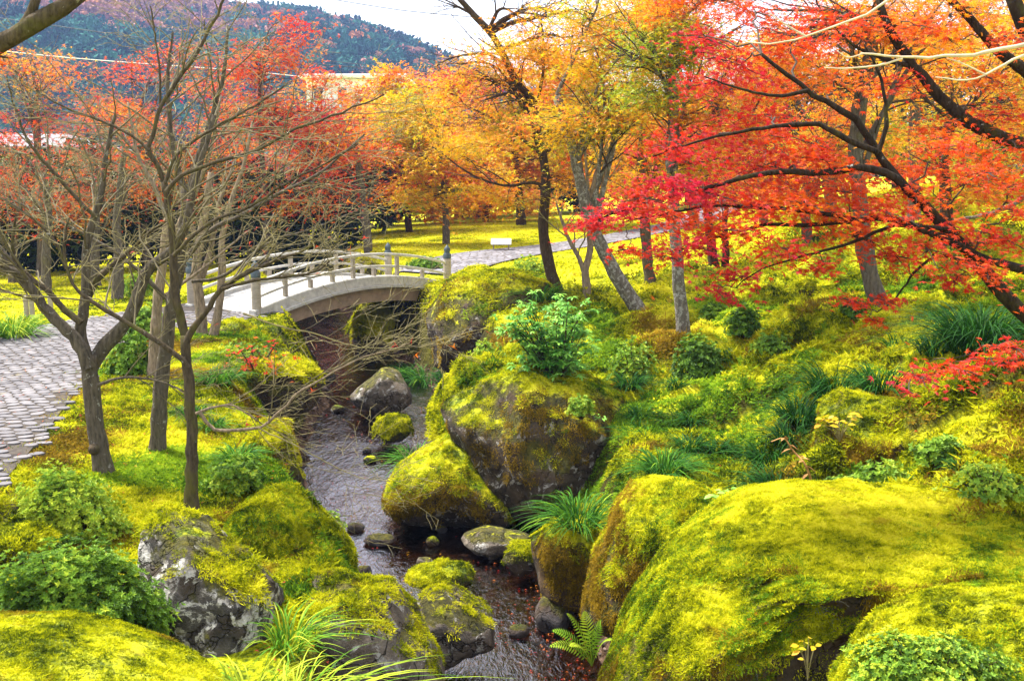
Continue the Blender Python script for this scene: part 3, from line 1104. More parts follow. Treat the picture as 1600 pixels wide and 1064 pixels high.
# ------------------------------------------------------------------ far buildings
def building(name, label, x0, x1, y, z0, z1, depth, floors, bays, roof_h, over, mat_w, group=None, rail=False):
    cx = (x0 + x1) / 2
    b = thing(name, (cx, y + depth / 2, z0), label, 'building', group)
    m = MB()
    m.box((cx, y + depth / 2, (z0 + z1) / 2), (x1 - x0, depth, z1 - z0))
    m.build('wall', mat_w, b)
    m = MB()
    m.box((cx, y + depth / 2, z1 + 0.2), (x1 - x0 + 2 * over, depth + 2 * over, 0.36), None, 0.05)
    m.build('eave', M['white'] if rail else M['roof'], b)
    if roof_h > 0:
        V = np.array([[x0 - over * 0.8, y - over * 0.8, z1 + 0.385], [x1 + over * 0.8, y - over * 0.8, z1 + 0.385], [x1 + over * 0.8, y + depth + over * 0.8, z1 + 0.385],
                      [x0 - over * 0.8, y + depth + over * 0.8, z1 + 0.385], [x0 + 1.5, y + depth / 2, z1 + roof_h], [x1 - 1.5, y + depth / 2, z1 + roof_h]])
        obj('roof', V, [np.array([[0, 1, 5, 4], [2, 3, 4, 5]]), np.array([[1, 2, 5], [3, 0, 4]])], M['roof'], b, smooth=False)
    fh = (z1 - z0) / floors
    for f in range(floors):
        for k in range(bays):
            wx = x0 + (k + 0.5) * (x1 - x0) / bays
            wz = z0 + f * fh + fh * 0.55
            ww, wh = (x1 - x0) / bays * 0.42, fh * 0.42
            m = MB()
            for s in (-1, 1):
                m.box((wx + s * ww / 2, y - 0.02, wz), (0.1, 0.12, wh + 0.1))
                m.box((wx, y - 0.02, wz + s * wh / 2), (ww - 0.1, 0.12, 0.1))
            w_ = m.build('window', M['white'], b)
            m = MB()
            m.box((wx, y - 0.012, wz), (ww - 0.1, 0.05, wh - 0.1))
            m.build('pane', M['glass'], w_)
        if rail and f:
            m = MB()
            zb = z0 + f * fh
            m.box((cx, y - 0.55, zb), (x1 - x0 - 0.4, 1.1, 0.16))
            m.build('balcony', M['white'], b)
            m = MB()
            for k in range(28):
                m.box((x0 + 0.4 + k * (x1 - x0 - 0.8) / 27, y - 1.02, zb + 0.55), (0.05, 0.05, 0.9))
            m.box((cx, y - 1.02, zb + 1.03), (x1 - x0 - 0.6, 0.08, 0.07))
            m.build('railing', M['roof'], b)
    return b


a, c = P(478, 120, 92), P(610, 120, 92)
building('apartment_building', 'white apartment block with flat eave and balconies beyond the red maples', a[0], c[0] + 1, 92, 2.0, a[2] - 0.2, 9, 4, 4, 0, 0.5, M['white'], rail=True)
a, c = P(-150, 232, 46), P(103, 232, 46)
building('house', 'white house with low grey hipped roof behind the bare trees', a[0], c[0], 46, 2.0, a[2] - 0.3, 7, 1, 5, 1.1, 0.7, M['white'])
a, c = P(590, 262, 70), P(740, 262, 70)
building('house', 'low grey roofed house half hidden by the yellow trees', a[0], c[0], 70, 2.6, a[2] + 0.3, 7, 1, 4, 1.6, 0.6, M['white'])


# ------------------------------------------------------------------ overhead cables
def cable(name, pts, sag, r, mat, label):
    p = np.array([P(*q) for q in pts])
    L = catmull(p, 24)
    s = np.linspace(0, 1, 24)
    L[:, 2] -= sag * 4 * s * (1 - s)
    V, q = tubes(L[None], np.full((1, 24), r), 5)
    o = obj(name, V, q, mat, origin=L[0])
    return tag(o, label, 'cable', 'overhead cables')


cable('power_cable', [(-400, -30, 95), (0, 24, 95), (400, 78, 95), (800, 125, 95)], 0.3, 0.035, M['wire'], 'thin black cable crossing in front of the purple mountainside')
cable('power_cable', [(-300, 40, 100), (60, 83, 100), (420, 112, 100), (740, 152, 100)], 0.2, 0.032, M['wire_pale'], 'pale cable slung low below the black one, before the mountain')
cable('power_cable', [(200, -60, 80), (545, 0, 80), (725, 22, 80), (1200, 60, 80)], 0.2, 0.030, M['wire'], 'dark cable against the white sky above the mountain ridge')
cable('power_cable', [(200, 70, 75), (440, 92, 75), (650, 107, 75), (900, 120, 75)], 0.2, 0.028, M['wire'], 'thin black cable just above the white apartment block')

# ------------------------------------------------------------------ sign on the lawn and two short stakes
g = ground_at(783, 393)
sign = thing('garden_sign', g, 'small white slanted sign board on two legs beside the far path', 'sign')
k = g[1] / 1600
m = MB()
th = 0.5
m.box(g + (0, 0, 0.27), (0.56, 0.30, 0.03), [(1, 0, 0), (0, math.cos(th), math.sin(th)), (0, -math.sin(th), math.cos(th))], 0.005)
m.build('board', M['white'], sign)
for s in (-1, 1):
    m = MB()
    m.box(g + (s * 0.21, 0.0, 0.115), (0.04, 0.04, 0.27), None, 0.004)
    m.build('leg', M['wood'], sign)
for i, (px, py, h, lab) in enumerate([(42, 496, 0.40, 'pale square wooden stake by the path, nearer the photo edge'), (51, 498, 0.37, 'pale wooden stake just beside its twin on the bank'),
                                      (80, 492, 0.36, 'lone wooden stake behind the forked bare tree')]):
    g = ground_at(px, py)
    m = MB()
    m.box(g + (0, 0, h / 2 - 0.05), (0.075, 0.075, h + 0.1), None, 0.012)
    tag(m.build('wooden_stake', M['wood'], origin=g), lab, 'stake', 'stakes beside the path')

# ------------------------------------------------------------------ boulders
def outline_radius(poly, Y):
    w = np.array([P(px, py, Y) for px, py in poly])[:, [0, 2]]
    c = w.mean(0)
    c = (w.min(0) + w.max(0)) / 2 * 0.5 + c * 0.5
    ph = np.linspace(-np.pi, np.pi, 361)
    d = np.stack([np.cos(ph), np.sin(ph)], 1)
    R = np.zeros(361)
    for a, b in zip(w, np.roll(w, -1, 0)):
        e, q = b - a, a - c
        den = d[:, 0] * e[1] - d[:, 1] * e[0]
        den = np.where(np.abs(den) < 1e-9, 1e-9, den)
        t = (q[0] * e[1] - q[1] * e[0]) / den
        s = (q[0] * d[:, 1] - q[1] * d[:, 0]) / den
        R = np.where((t > 0) & (s >= -1e-6) & (s <= 1 + 1e-6), np.maximum(R, t), R)
    R = np.maximum(R, 0.02)
    k = np.ones(9) / 9
    R = np.convolve(np.r_[R[-5:-1], R, R[1:5]], k, 'valid')
    return c, ph, R


_seed = [0]


def boulder(name, label, poly, Y, depth, mat, group=None, rough=0.10, cuts=9, lean=0.25, moss=0, moss_min=0.35, sub=5, cat='rock', pw=0.72, patch=None, mscl=(0.6, 1.1), face=0, crease=None):
    _seed[0] += 1
    r = np.random.default_rng(500 + _seed[0])
    c, ph, R = outline_radius(poly, Y)
    s, F = ICO[sub]
    s = s.copy()
    for _ in range(cuts):
        n = r.normal(0, 1, 3)
        n /= np.linalg.norm(n)
        h = r.uniform(0.68, 0.92)
        s = s - np.maximum(0, s @ n - h)[:, None] * n * 0.92
    s *= 1.09
    pm = np.hypot(s[:, 0], s[:, 2])
    phi = np.arctan2(s[:, 2], s[:, 0])
    RR = np.interp(phi, ph, R)
    m2 = np.minimum(pm, 1.1) ** pw
    X, Z = c[0] + RR * np.cos(phi) * m2, c[1] + RR * np.sin(phi) * m2
    D = depth * np.sign(s[:, 1]) * np.abs(s[:, 1]) ** 0.85
    V = np.stack([X, Y + D + lean * (Z - c[1]), Z], 1)
    ctr = np.array([c[0], Y, c[1]])
    size = min(R.mean(), depth)
    dirn = V - ctr
    dirn /= np.linalg.norm(dirn, axis=1, keepdims=True) + 1e-9
    q = V / size
    dsp = fbm(q * 1.3 + _seed[0] * 3.1, 5, 60 + _seed[0]) * 0.9 + 0.45 * (np.abs(fbm(q * 2.6 + 9, 4, 61)) - 0.2)
    V = V + dirn * (dsp * rough * size)[:, None] * 1.4
    if crease:                                                # a recess running along the face
        z0, wd, dp = crease
        nn = fbm(V * np.array([1.1, 1.1, 0.2]) + 3, 3, 68)
        g = np.exp(-((V[:, 2] - z0 - 0.22 * nn) / wd) ** 2) * sstep(-0.25, 0.15, fbm(V * np.array([0.9, 0.9, 0.1]) + 13, 2, 69)) * sstep(Y, Y - depth * 0.6, V[:, 1])
        V[:, 1] += dp * g
        V[:, 2] -= 0.25 * dp * g
    base = np.array([c[0], Y, V[:, 2].min()])
    o = obj(name, V, F, mat, origin=base)
    tag(o, label, cat, group)
    if moss:
        a, b, d = V[F[:, 0]], V[F[:, 1]], V[F[:, 2]]
        fn = np.cross(b - a, d - a)
        ar = np.linalg.norm(fn, axis=1)
        fn /= ar[:, None] + 1e-12
        cen = (a + b + d) / 3
        vis = fn @ np.array([0, -1, 0.55]) > -0.25
        nz = fn[:, 2] + 0.55 * fbm(cen * 2.2, 3, 64)
        jobs = [('moss', moss, 'moss', ar * sstep(moss_min - 0.15, moss_min + 0.25, nz) * vis)]
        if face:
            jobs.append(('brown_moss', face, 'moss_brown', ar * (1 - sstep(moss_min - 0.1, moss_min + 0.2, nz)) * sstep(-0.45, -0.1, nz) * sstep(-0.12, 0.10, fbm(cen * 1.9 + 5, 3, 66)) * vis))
        if moss > 500:
            jobs.append(('green_moss', moss // 5, 'moss_green', jobs[0][3] * sstep(0.02, 0.22, fbm(cen * 1.3 + 21, 3, 67))))
        for nm, k, mt, w in jobs:
            pick = r.choice(len(F), k, p=w / w.sum())
            u, v = r.uniform(0, 1, k), r.uniform(0, 1, k)
            fl = u + v > 1
            u, v = np.where(fl, 1 - u, u), np.where(fl, 1 - v, v)
            pp = a[pick] + (b - a)[pick] * u[:, None] + (d - a)[pick] * v[:, None]
            scatter(nm, *(patch or PATCH_FINE), pp, fn[pick], r.uniform(*mscl, k), M[mt], o)
    return o


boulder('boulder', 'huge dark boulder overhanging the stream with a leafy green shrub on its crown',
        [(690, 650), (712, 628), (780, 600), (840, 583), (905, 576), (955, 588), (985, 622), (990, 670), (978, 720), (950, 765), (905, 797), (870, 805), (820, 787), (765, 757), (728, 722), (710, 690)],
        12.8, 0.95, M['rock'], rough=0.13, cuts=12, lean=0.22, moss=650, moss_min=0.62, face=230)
boulder('mossy_rock', 'bright yellow moss hump behind the overhanging boulder',
        [(668, 660), (690, 608), (720, 575), (770, 556), (830, 558), (870, 600), (860, 660), (700, 700)], 14.2, 0.8, M['rock_moss'], lean=0.3, moss=700, moss_min=0.1, patch=PATCH_MID, rough=0.12)
boulder('boulder', 'sloping mossy boulder with a pink bare patch at the water, below the overhang',
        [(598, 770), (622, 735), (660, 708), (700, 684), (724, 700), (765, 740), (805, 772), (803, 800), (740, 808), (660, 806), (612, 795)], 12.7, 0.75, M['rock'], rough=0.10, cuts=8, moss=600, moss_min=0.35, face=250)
boulder('boulder', 'tall mossy boulder with a split grey face beside the bridge end',
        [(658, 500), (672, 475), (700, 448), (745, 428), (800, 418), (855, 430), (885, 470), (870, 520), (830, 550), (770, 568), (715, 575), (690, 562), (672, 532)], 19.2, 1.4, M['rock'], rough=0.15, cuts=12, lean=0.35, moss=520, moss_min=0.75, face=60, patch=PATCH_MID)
boulder('mossy_rock', 'upright brown mossy rock between the stream and the great moss mound',
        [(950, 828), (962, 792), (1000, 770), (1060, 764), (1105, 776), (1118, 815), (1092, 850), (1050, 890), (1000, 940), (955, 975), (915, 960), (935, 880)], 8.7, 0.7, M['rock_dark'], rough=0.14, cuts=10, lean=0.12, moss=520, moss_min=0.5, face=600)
boulder('mossy_rock', 'dark green rock with a grass clump on top at the stream bank',
        [(832, 850), (850, 818), (900, 800), (955, 805), (975, 850), (960, 925), (905, 938), (850, 920)], 10.2, 0.55, M['rock_dark'], rough=0.14, lean=0.12, moss=230, moss_min=0.45, face=220)
boulder('boulder', 'dark boulder blotched with white lichen beside the large azalea',
        [(222, 850), (236, 815), (300, 818), (360, 855), (415, 915), (440, 985), (450, 1070), (350, 1100), (250, 1060), (230, 975), (218, 900)], 7.0, 0.6, M['rock_lichen'], rough=0.18, cuts=13, lean=0.05, moss=170, moss_min=0.8)
boulder('mossy_rock', 'steep golden moss hump dropping to the stream, below the slim dark tree',
        [(370, 800), (425, 776), (470, 798), (512, 838), (552, 880), (548, 908), (500, 930), (450, 938), (400, 930), (360, 870)], 8.7, 0.65, M['rock_moss'], rough=0.13, lean=0.25, moss=900, moss_min=-0.1)
boulder('boulder', 'boulder half golden moss and half bare granite by the near grass',
        [(425, 1000), (448, 940), (500, 912), (560, 903), (612, 908), (645, 940), (664, 990), (680, 1035), (675, 1100), (425, 1130)], 7.5, 0.6, M['rock_bare'], rough=0.15, cuts=10, lean=0.15, moss=330, moss_min=0.72)
boulder('boulder', 'rounded pale boulder with a mossy flank standing in the stream',
        [(646, 965), (662, 935), (690, 924), (732, 942), (767, 970), (770, 998), (740, 1015), (700, 1028), (658, 1018)], 8.9, 0.42, M['rock_bare'], rough=0.13, cuts=10, lean=0.15, moss=60, moss_min=0.8)
boulder('stream_rock', 'low dark mossy rock lying alone in midstream',
        [(628, 908), (645, 895), (690, 882), (725, 886), (740, 900), (728, 915), (690, 921), (645, 919)], 10.9, 0.3, M['rock'], rough=0.13, moss=110, moss_min=0.4, sub=4)
boulder('boulder', 'pale tan pointed rock in the stream below the bridge',
        [(545, 615), (568, 598), (598, 580), (618, 584), (638, 606), (645, 625), (620, 640), (575, 642), (552, 632)], 17.6, 0.55, M['rock_bare'], rough=0.14, cuts=9, lean=0.2, sub=4)
boulder('stream_rock', 'small rock islet capped with orange and green moss',
        [(580, 672), (590, 658), (612, 648), (635, 656), (643, 672), (630, 686), (600, 688)], 15.8, 0.3, M['rock_moss'], moss=110, moss_min=0.0, sub=4, patch=PATCH_MID, mscl=(0.4, 0.7))
boulder('mossy_rock', 'mossy ledge with a white lichen spot under the scarlet leaved shrub',
        [(345, 592), (380, 566), (430, 560), (478, 572), (496, 600), (488, 632), (430, 655), (375, 642)], 15.0, 0.8, M['rock_dark'], rough=0.14, lean=0.15, moss=380, moss_min=0.5, patch=PATCH_MID)
boulder('mossy_rock', 'mossy block with a shaded face at the left bank bend',
        [(380, 692), (408, 668), (442, 667), (455, 700), (472, 755), (468, 790), (420, 797), (388, 775)], 10.9, 0.5, M['rock_dark'], rough=0.12, lean=0.15, moss=240, moss_min=0.5, face=160)
boulder('stream_rock', 'flat tan slab at the water edge below the blue green grass',
        [(718, 842), (755, 828), (800, 834), (838, 838), (840, 852), (800, 862), (740, 858)], 11.6, 0.3, M['rock_bare'], rough=0.1, sub=4)
boulder('stream_rock', 'squat mossy stone against the right bank with fallen leaves',
        [(783, 872), (800, 850), (830, 853), (840, 880), (812, 894)], 11.0, 0.25, M['rock'], rough=0.12, moss=50, moss_min=0.5, sub=4)
boulder('stream_rock', 'grey wet stone beside the fern at the stream margin',
        [(832, 955), (850, 936), (880, 937), (898, 955), (885, 978), (845, 980)], 9.8, 0.22, M['rock_wet'], sub=4)
boulder('mossy_rock', 'moss covered rock with a brown face and a yellow leaved sapling on the slope',
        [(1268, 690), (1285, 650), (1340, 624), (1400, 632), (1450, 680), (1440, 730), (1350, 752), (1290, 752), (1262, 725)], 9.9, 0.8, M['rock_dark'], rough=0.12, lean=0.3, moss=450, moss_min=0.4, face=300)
boulder('mossy_rock', 'dark lichen edged rock at the path end by the bright azalea',
        [(-40, 800), (0, 782), (30, 790), (40, 815), (30, 838), (-30, 840)], 8.3, 0.3, M['rock_lichen'], sub=4, moss=50, moss_min=0.6)
boulder('mossy_rock', 'flat stone under rusty orange moss behind the large azalea',
        [(-60, 850), (0, 825), (50, 826), (78, 845), (60, 872), (-40, 880)], 7.7, 0.35, M['rock_moss'], sub=4, moss=150, moss_min=0.1)
boulder('rock', 'grey rock by the bridge footing above the red shrub',
        [(335, 520), (350, 503), (385, 503), (408, 520), (405, 545), (370, 552), (340, 545)], 17.2, 0.5, M['rock'], sub=4, moss=90, moss_min=0.5, patch=PATCH_MID, mscl=(0.4, 0.7))
boulder('mossy_rock', 'dim mossy rock in the shade beneath the bridge span',
        [(545, 520), (560, 488), (600, 476), (625, 490), (625, 540), (580, 560)], 23.6, 1.0, M['rock_moss'], sub=4, moss=160, moss_min=0.2, patch=PATCH_MID)
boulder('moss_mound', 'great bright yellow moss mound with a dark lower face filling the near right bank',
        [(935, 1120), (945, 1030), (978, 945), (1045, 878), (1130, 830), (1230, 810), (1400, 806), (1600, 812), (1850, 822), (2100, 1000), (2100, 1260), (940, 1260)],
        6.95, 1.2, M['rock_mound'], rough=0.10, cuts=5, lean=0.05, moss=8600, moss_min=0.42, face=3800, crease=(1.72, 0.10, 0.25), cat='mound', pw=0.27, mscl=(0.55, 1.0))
boulder('moss_mound', 'low lime green moss mound in the bottom right corner in front of the great one',
        [(1280, 1140), (1340, 1060), (1430, 1010), (1540, 985), (1700, 975), (1800, 1100), (1800, 1300), (1280, 1300)], 5.1, 0.7, M['rock_moss'], rough=0.10, cuts=3, lean=0.3, moss=2600, moss_min=-0.2, cat='mound', pw=0.6, mscl=(0.5, 0.9))
boulder('moss_mound', 'smooth golden moss bank in the nearest corner below the azalea',
        [(-420, 1090), (-200, 1055), (0, 1052), (120, 1078), (240, 1115), (310, 1150), (340, 1340), (-420, 1340)], 4.3, 0.9, M['rock_moss'], rough=0.04, cuts=2, lean=0.3, moss=3200, moss_min=-0.3, cat='mound', pw=0.62, mscl=(0.4, 0.75))

for lab, px, py, w, h, mt in [
        ('flat dark slab awash in the middle of the stream', 592, 843, 27, 8, 'rock_wet'),
        ('small brown stone above the low midstream rock', 664, 878, 14, 8, 'rock_bare'),
        ('little dark mossy stone right of the awash slab', 676, 846, 11, 8, 'rock'),
        ('reddish wet stone beside the golden moss hump', 568, 893, 14, 11, 'rock_wet'),
        ('small tan stone in the upper riffle below the islet', 578, 718, 10, 8, 'rock'),
        ('dark pebble beside the tan stone in the upper riffle', 573, 704, 8, 5, 'rock_wet'),
        ('low wet stone off the green moss clump', 555, 824, 15, 8, 'rock_wet'),
        ('pale pebble lying in the shade of the overhang', 713, 820, 6, 5, 'rock_bare'),
        ('black stone between the pale boulder and the midstream rock', 728, 930, 12, 8, 'rock_wet'),
        ('pale cobble on the tan slab edge', 806, 842, 9, 8, 'rock_bare'),
        ('dark boat shaped stone awash in the near current', 812, 985, 20, 9, 'rock_wet'),
        ('brown stone by the sloping boulder foot', 690, 827, 9, 6, 'rock_wet'),
        ('grey cobble below the bridge, left of the tan rock', 528, 640, 12, 8, 'rock'),
        ('dim stone at the mouth of the bridge shadow', 512, 590, 14, 9, 'rock_wet'),
        ('round grey stone at the bank under the shaded block', 490, 800, 10, 8, 'rock_wet'),
        ('mottled stone near the squat mossy stone', 770, 868, 10, 7, 'rock_bare')]:
    d = ray(px, py)
    Yc = 10.0
    for _ in range(6):
        Yc = (zwater(Yc) + 0.03 - CAM_Z) / (d[2] / d[1])
    boulder('stream_stone', lab, [(px + w * math.cos(a) * rng.uniform(.85, 1.1), py - h * math.sin(a) * rng.uniform(.85, 1.1)) for a in np.linspace(0, 6.28, 9)[:-1]],
            float(Yc), w * Yc / 1600 * 0.7, M[mt], 'stones in the stream', sub=3, cuts=6, lean=0.1, cat='stone')


# ------------------------------------------------------------------ leaves
def star_leaf(lobes, notch, fold):
    """Palmate leaf: lobe (angle, length) pairs from one side to the other."""
    V = [(0, 0, 0)]
    for i, (a, l) in enumerate(lobes):
        if i:
            m = math.radians((a + lobes[i - 1][0]) / 2)
            V.append((notch * math.sin(m), notch * math.cos(m), 0.02))
        a = math.radians(a)
        V.append((l * math.sin(a), l * math.cos(a), -fold * l))
    V.append((0.05, -0.12, 0))
    V.insert(1, (-0.05, -0.12, 0))
    V = np.array(V, float)
    n = len(V)
    return V, np.array([[0, i, i + 1] for i in range(1, n - 1)])


LEAF7 = star_leaf([(-128, 0.42), (-82, 0.72), (-40, 0.92), (0, 1.0), (40, 0.92), (82, 0.72), (128, 0.42)], 0.30, 0.22)
LEAF5 = (np.array([(0, 0, 0), (-.16, .12, 0), (-.95, .05, -.2), (-.7, .72, -.12), (0, 1, -.2), (.7, .72, -.12), (.95, .05, -.2), (.16, .12, 0)], float),
         np.array([[0, 2, 1], [1, 3, 0], [0, 1, 4], [0, 4, 7], [0, 7, 5], [0, 6, 7]]))
LEAF3 = (np.array([(-.25, -.2, 0), (.25, -.2, 0), (-.85, .45, -.15), (0, 1, -.15), (.85, .45, -.15), (0, .2, .08)], float),
         np.array([[0, 5, 2], [0, 3, 5], [1, 5, 3], [1, 4, 5]]))
OVAL = (np.array([(0, 0, 0), (-.27, .5, .1), (0, 1, -.08), (.27, .5, .1)], float), np.array([[0, 3, 2], [0, 2, 1]]))


def frames(nrm, spin):
    ref = np.where(np.abs(nrm[:, 2:3]) > 0.95, np.array([[1.0, 0, 0]]), np.array([[0, 0, 1.0]]))
    a = np.cross(ref, nrm)
    a /= np.linalg.norm(a, axis=1, keepdims=True) + 1e-9
    b = np.cross(nrm, a)
    c, s = np.cos(spin)[:, None], np.sin(spin)[:, None]
    return a * c + b * s, b * c - a * s, nrm


def leaves(tpl, pos, nrm, size, hue, spin=None, r=rng):
    tv, tf = tpl
    n, k = len(pos), len(tv)
    ax, ay, az = frames(nrm, r.uniform(0, 6.283, n) if spin is None else spin)
    V = pos[:, None, :] + size[:, None, None] * (tv[None, :, 0:1] * ax[:, None] + tv[None, :, 1:2] * ay[:, None] + tv[None, :, 2:3] * az[:, None])
    F = (np.arange(n)[:, None, None] * k + tf[None]).reshape(-1, tf.shape[1])
    return V.reshape(-1, 3), F, np.repeat(np.clip(hue, 0, 1), k)


def unit(v):
    return v / (np.linalg.norm(v, axis=-1, keepdims=True) + 1e-9)


# ------------------------------------------------------------------ trees
def grow(par, prad, per, length, ang, flat=0.0, up=0.0, rr=0.55, trange=(0.25, 0.98), r=rng, n=6, kink=0.022, rmin=0.0022):
    """Side branches for a batch of branches par (B,n,3): returns their points and radii."""
    B, m, _ = par.shape
    K = B * per
    pi = np.repeat(np.arange(B), per)
    t = (np.tile((np.arange(per) + 0.5) / per, B) + r.uniform(-0.4, 0.4, K) / per) * (trange[1] - trange[0]) + trange[0]
    f = t * (m - 1)
    i = np.clip(f.astype(int), 0, m - 2)
    w = (f - i)[:, None]
    p0 = par[pi, i] * (1 - w) + par[pi, i + 1] * w
    tan = unit(par[pi, i + 1] - par[pi, i])
    rad = prad[pi, i] * (1 - w[:, 0]) + prad[pi, i + 1] * w[:, 0]
    q = r.normal(0, 1, (K, 3))
    q[:, 2] *= (1 - flat)
    perp = unit(q - (q * tan).sum(1, keepdims=True) * tan)
    a = np.radians(r.uniform(ang[0], ang[1], K))[:, None]
    d = np.cos(a) * tan + np.sin(a) * perp
    d[:, 2] = d[:, 2] * (1 - 0.6 * flat) + up
    d = unit(d)
    L = r.uniform(length[0], length[1], K) * (1.15 - 0.55 * t)
    s = np.linspace(0, 1, n)[None, :, None]
    bend = r.normal(0, 0.11, (K, 3)) * (1, 1, 0.7)
    pts = p0[:, None] + (d[:, None] * s + bend[:, None] * s ** 2) * L[:, None, None]
    pts[:, 1:] += r.normal(0, kink, (K, n - 1, 3)) * L[:, None, None] * 0.6
    r0 = np.maximum(rad * rr, rmin)
    rads = r0[:, None] * np.linspace(1, 0.42, n)[None]
    return pts, np.maximum(rads, rmin * 0.6)


class Tree:
    def __init__(self, name, label, cat, base, group=None, seed=0):
        self.r = np.random.default_rng(900 + seed)
        self.o = thing(name, base, label, cat, group)
        self.pts, self.rad = [], []
        self.tw = []
        self.lv = []

    def limb(self, part, pts, r0, r1, mat, n=22, sides=9, flare=0.0, wob=0.007):
        L = catmull(np.array(pts, float), n)
        ln = np.linalg.norm(np.diff(L, axis=0), axis=1).sum()
        L[1:-1] += self.r.normal(0, wob * min(ln, 2.0) * 0.35, (n - 2, 3))
        rd = np.linspace(r0, r1, n)
        rd *= 1 + 0.05 * self.r.normal(0, 1, n)
        if flare:
            rd *= 1 + 1.7 * flare * np.exp(-np.maximum(np.linspace(0, ln, n) - 0.3, 0) / 0.14)
        V, q = tubes(L[None], rd[None], sides)
        cap = np.arange(len(V) - sides, len(V))[None]
        obj(part, V, [q, cap], mat, self.o)
        self.pts.append(catmull(L, 16))
        self.rad.append(np.interp(np.linspace(0, 1, 16), np.linspace(0, 1, n), rd))
        return L

    def twig(self, pts, rad, sides=4):
        self.tw.append((pts, rad, sides))

    def close(self, mat_tw, mat_lv=None, name='twigs', lv_name='crown'):
        if self.tw:
            m = MB()
            for p, rd, s in self.tw:
                V, q = tubes(p, rd, s)
                m.add(V, q)
            m.build(name, mat_tw, self.o, kind='stuff', smooth=True)
        if self.lv:
            off, Vs, Fs, Hs = 0, [], [], []
            for V, F, H in self.lv:
                Vs.append(V)
                Fs.append(F + off)
                Hs.append(H)
                off += len(V)
            obj(lv_name, np.concatenate(Vs), np.concatenate(Fs), mat_lv, self.o, attrs={'hue': np.concatenate(Hs)}, smooth=False, kind='stuff')
        return self.o

    def spray(self, c, R, n, hue, sd, size, tpl, thick=0.16, tilt=(0, 0), link=True, twigs=6, keep=None):
        """A flat layer of leaves round c, carried by fine twigs from the nearest limb."""
        r = self.r
        c = np.asarray(c, float)
        nrm0 = unit(np.array([tilt[0], tilt[1], 1.0]))
        ex = unit(np.cross(np.array([0, 1.0, 0]), nrm0))
        ey = np.cross(nrm0, ex)
        start = c
        if link and self.pts:
            allp = np.concatenate([p[3:] for p in self.pts])
            alr = np.concatenate([q[3:] for q in self.rad])
            d = np.linalg.norm(allp - c, axis=1) + 0.7 * np.maximum(0, allp[:, 2] - c[2])
            k = int(np.argmin(d))
            s = np.linspace(0, 1, 8)[:, None]
            a = allp[k]
            mid = (a + c) / 2 + np.array([0, 0, 0.12 * np.linalg.norm(a - c)]) + r.normal(0, 0.05, 3)
            L = a * (1 - s) ** 2 + 2 * mid * s * (1 - s) + c * s ** 2
            L[1:-1] += r.normal(0, 0.018, (6, 3))
            dist = np.linalg.norm(a - c)
            r0 = min(alr[k] * 0.6, 0.006 + 0.009 * dist)
            self.tw.append((L[None], np.linspace(r0, 0.004, 8)[None], 5))
            axis = unit(c - a)
        else:
            axis = np.array([r.normal(), r.normal(), 0])
        if twigs:
            th = r.uniform(0, 6.283, twigs)
            s = np.linspace(0, 1, 5)[None, :, None]
            dr = ex[None] * np.cos(th)[:, None] + ey[None] * np.sin(th)[:, None]
            ln = R * r.uniform(0.55, 1.0, twigs)[:, None, None]
            pts = c + dr[:, None] * s * ln + r.normal(0, 0.03, (twigs, 5, 3)) * s * R - np.array([0, 0, 0.12]) * s ** 2 * ln
            self.tw.append((pts, np.repeat(np.linspace(0.0045, 0.002, 5)[None], twigs, 0), 3))
        ph, rr = r.uniform(0, 6.283, n), R * np.sqrt(r.uniform(0.02, 1, n)) * (1 + 0.25 * r.normal(0, 1, n))
        lump = 1 + 0.35 * np.sin(ph * 3 + r.uniform(0, 6.28)) + 0.2 * np.sin(ph * 7 + r.uniform(0, 6.28))
        rr = rr * lump
        z = r.normal(0, thick * R, n) - 0.16 * rr ** 2 / R
        pos = c + ex * (rr * np.cos(ph))[:, None] + ey * (rr * np.sin(ph))[:, None] + nrm0 * z[:, None]
        nn = unit(nrm0 + r.normal(0, 0.42, (n, 3)))
        hu = hue + r.normal(0, sd, n) + 0.06 * r.normal()
        sz = size * r.uniform(0.7, 1.2, n)
        if keep is not None:
            keep.append((pos, nn, sz, hu))
        else:
            self.lv.append(leaves(tpl, pos, nn, sz, hu, r=r))

    def crown(self, px, py, rx, ry, Y, K, n, hue, sd, size, tpl, R=0.55, thick=0.16, depth=1.0, hue_fn=None):
        c = P(px, py, Y)
        ax, az = rx * Y / 1600, ry * Y / 1600
        d = self.r.normal(0, 1, (K, 3))
        d = unit(d) * (self.r.uniform(0.15, 1, K) ** 0.45)[:, None]
        for q in d:
            p = c + q * np.array([ax, ax * depth, az])
            h = hue + 0.10 * self.r.normal()
            self.spray(p, R * self.r.uniform(0.65, 1.25), n, h, sd, size, tpl, thick, tuple(self.r.normal(0, 0.22, 2)), twigs=4)


def PX(pts, Y):
    """Polyline of the photograph at about distance Y; points may carry their own distance."""
    return [P(p[0], p[1], p[2] if len(p) > 2 else Y) for p in pts]


def rooted(pts, Y, down=0.35):
    L = PX(pts, Y)
    return [L[0] - np.array([0, 0, down])] + L


